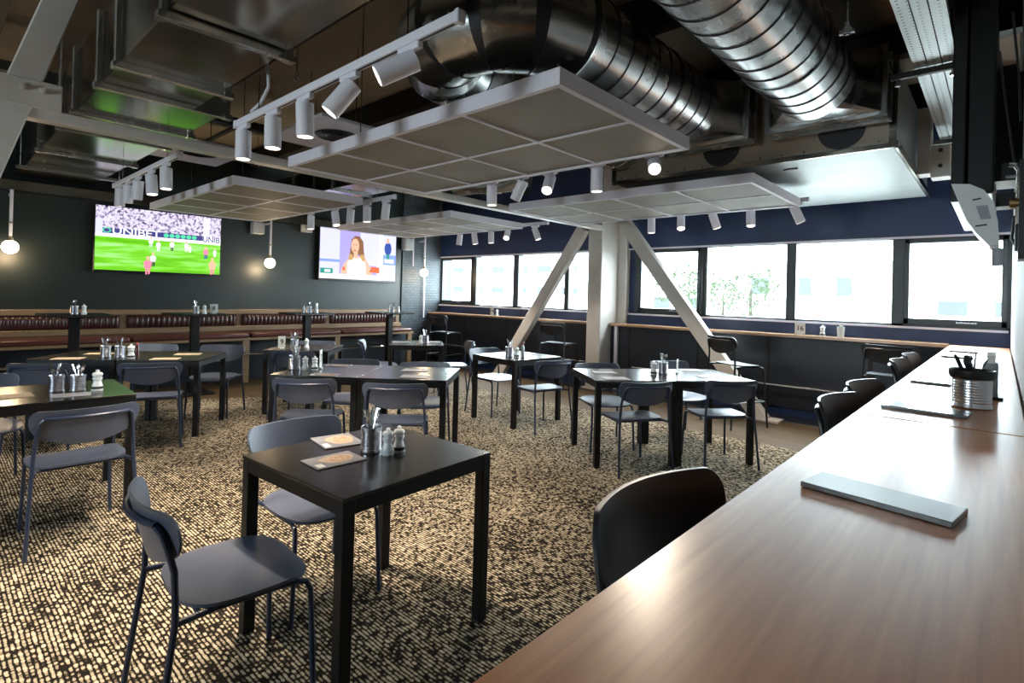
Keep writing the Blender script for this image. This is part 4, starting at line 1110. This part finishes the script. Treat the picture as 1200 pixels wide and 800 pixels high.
# ------------------------------------------------------------------ outside
struct(MB().bx(-200, 120, YW+1.5, 220, -5.2, -5).build('ground_outside', 'tarmac', smooth=False))
def building(x0, x1, y, d, z1, label, rows, ncol, ww, wh, m='pale_render'):
    t = thing('building', label, 'building', (0, 0, 0))
    MB().bx(x0, x1, y, y+d, -5, z1).build('walls', m, t, smooth=False)
    MB().bx(x0-.3, x1+.3, y-.3, y+d+.3, z1, z1+.4).build('roof', 'roof_white', t, smooth=False)
    for z in rows:
        for k in range(ncol):
            x = x0+(k+.5)*(x1-x0)/ncol
            MB().bx(x-ww/2, x+ww/2, y-.05, y+.02, z-wh/2, z+wh/2).build('window', 'far_glass', t, smooth=False)
building(-78, -37, 60, 14, 15, 'pale apartment block outside the left windows', (2.3, 5.4, 8.6), 9, 2.6, 1.0)
building(-30, -19, 46, 10, 3.1, 'low white building outside, right of the column', (1.2,), 4, 1.6, 1.0)
building(-14, -6, 40, 10, 4.6, 'pale house outside the third right-hand window', (2.6,), 3, 1.2, 1.2)
building(-4.0, 8, 48, 12, 3.0, 'pale house outside the window nearest the bar', (1.4,), 4, 1.6, 1.0)
def tree(x, y, zc, r, label, sd):
    rnd = random.Random(sd)
    t = thing('tree', label, 'tree', (x, y, -5), 0, 'trees outside the windows')
    MB().tube([(0, 0, 0), (.1, 0, (zc+5)*.5), (0, .1, zc+5)], [.25, .18, .06], 10).build('trunk', 'bark', t)
    b = MB()
    for k in range(420):
        d = V((rnd.gauss(0, 1), rnd.gauss(0, 1), rnd.gauss(0, 1))).normalized()*r*rnd.uniform(.25, 1.0)**.6
        c = V((0, 0, zc+5))+V((d.x*1.1, d.y, d.z*.95)); s = r*rnd.uniform(.05, .10)
        q = Euler((rnd.uniform(0, 6), rnd.uniform(0, 6), rnd.uniform(0, 6))).to_matrix()
        vs = [b.bm.verts.new(c+q @ V(p)*s) for p in ((-1, 0, 0), (0, -.6, .15), (1, 0, 0), (0, .6, .15))]
        b._tag([b.bm.faces.new(vs)])
    b.build('crown', 'leaf', t, smooth=False)
tree(-16.9, 36, 2.6, 1.9, 'leafy tree outside, just right of the slanted right brace', 1)
tree(-13.4, 32, 2.4, 1.4, 'leafy tree outside the second right-hand window, left one', 2)
tree(-10.0, 30, 2.1, 1.5, 'leafy tree outside the second right-hand window, right one', 3)
tree(-16.8, 44, 2.0, 1.6, 'leafy tree outside the second right-hand window, the low middle one', 4)

# ------------------------------------------------------------------ light
w = bpy.data.worlds.new('sky'); SC.world = w; w.use_nodes = True
bg = w.node_tree.nodes['Background']; bg.inputs[0].default_value = (.80, .92, 1, 1); bg.inputs[1].default_value = 33
def portal(x, y, z, sx, sy, rot):
    l = bpy.data.lights.new('window_portal', 'AREA'); l.shape = 'RECTANGLE'; l.size = sx; l.size_y = sy; l.cycles.is_portal = True
    o = bpy.data.objects.new('window_portal', l); COL.objects.link(o); o.location = (x, y, z); o.rotation_euler = rot
portal((-9.4-5.3)/2, 8.12, 1.77, 4.1, 1.06, (rad(-90), 0, 0)); portal((-4.42+.05)/2, 8.12, 1.77, 4.5, 1.06, (rad(-90), 0, 0))
portal(-3.1, YB-.12, 1.7, 1.4, 1.8, (rad(90), 0, 0))
# added spotlights and track, unseen behind the camera, brightening the foreground and bar
for i, (x, y) in enumerate(((-5.6, -1.0), (-4.4, -1.0), (-3.2, -1.0), (-2.0, -1.0), (-.85, -1.0))):
    spot(x, y, (0, 0, -1), 'added fill spotlight, unseen behind the viewpoint, number %d' % (i+1), 'added fill spotlights behind the viewpoint', 1.3)
track(-.6, -1.0, 'added lighting track, unseen behind the viewpoint', 5.4)

SC.cycles.use_denoising = True
SC.cycles.max_bounces = 8; SC.cycles.diffuse_bounces = 4; SC.cycles.glossy_bounces = 4; SC.cycles.transparent_max_bounces = 12
SC.cycles.sample_clamp_indirect = 6; SC.cycles.caustics_reflective = False; SC.cycles.caustics_refractive = False
SC.view_settings.view_transform = 'Standard'; SC.view_settings.look = 'None'
SC.view_settings.exposure = 0; SC.view_settings.gamma = 1; SC.view_settings.use_curve_mapping = False
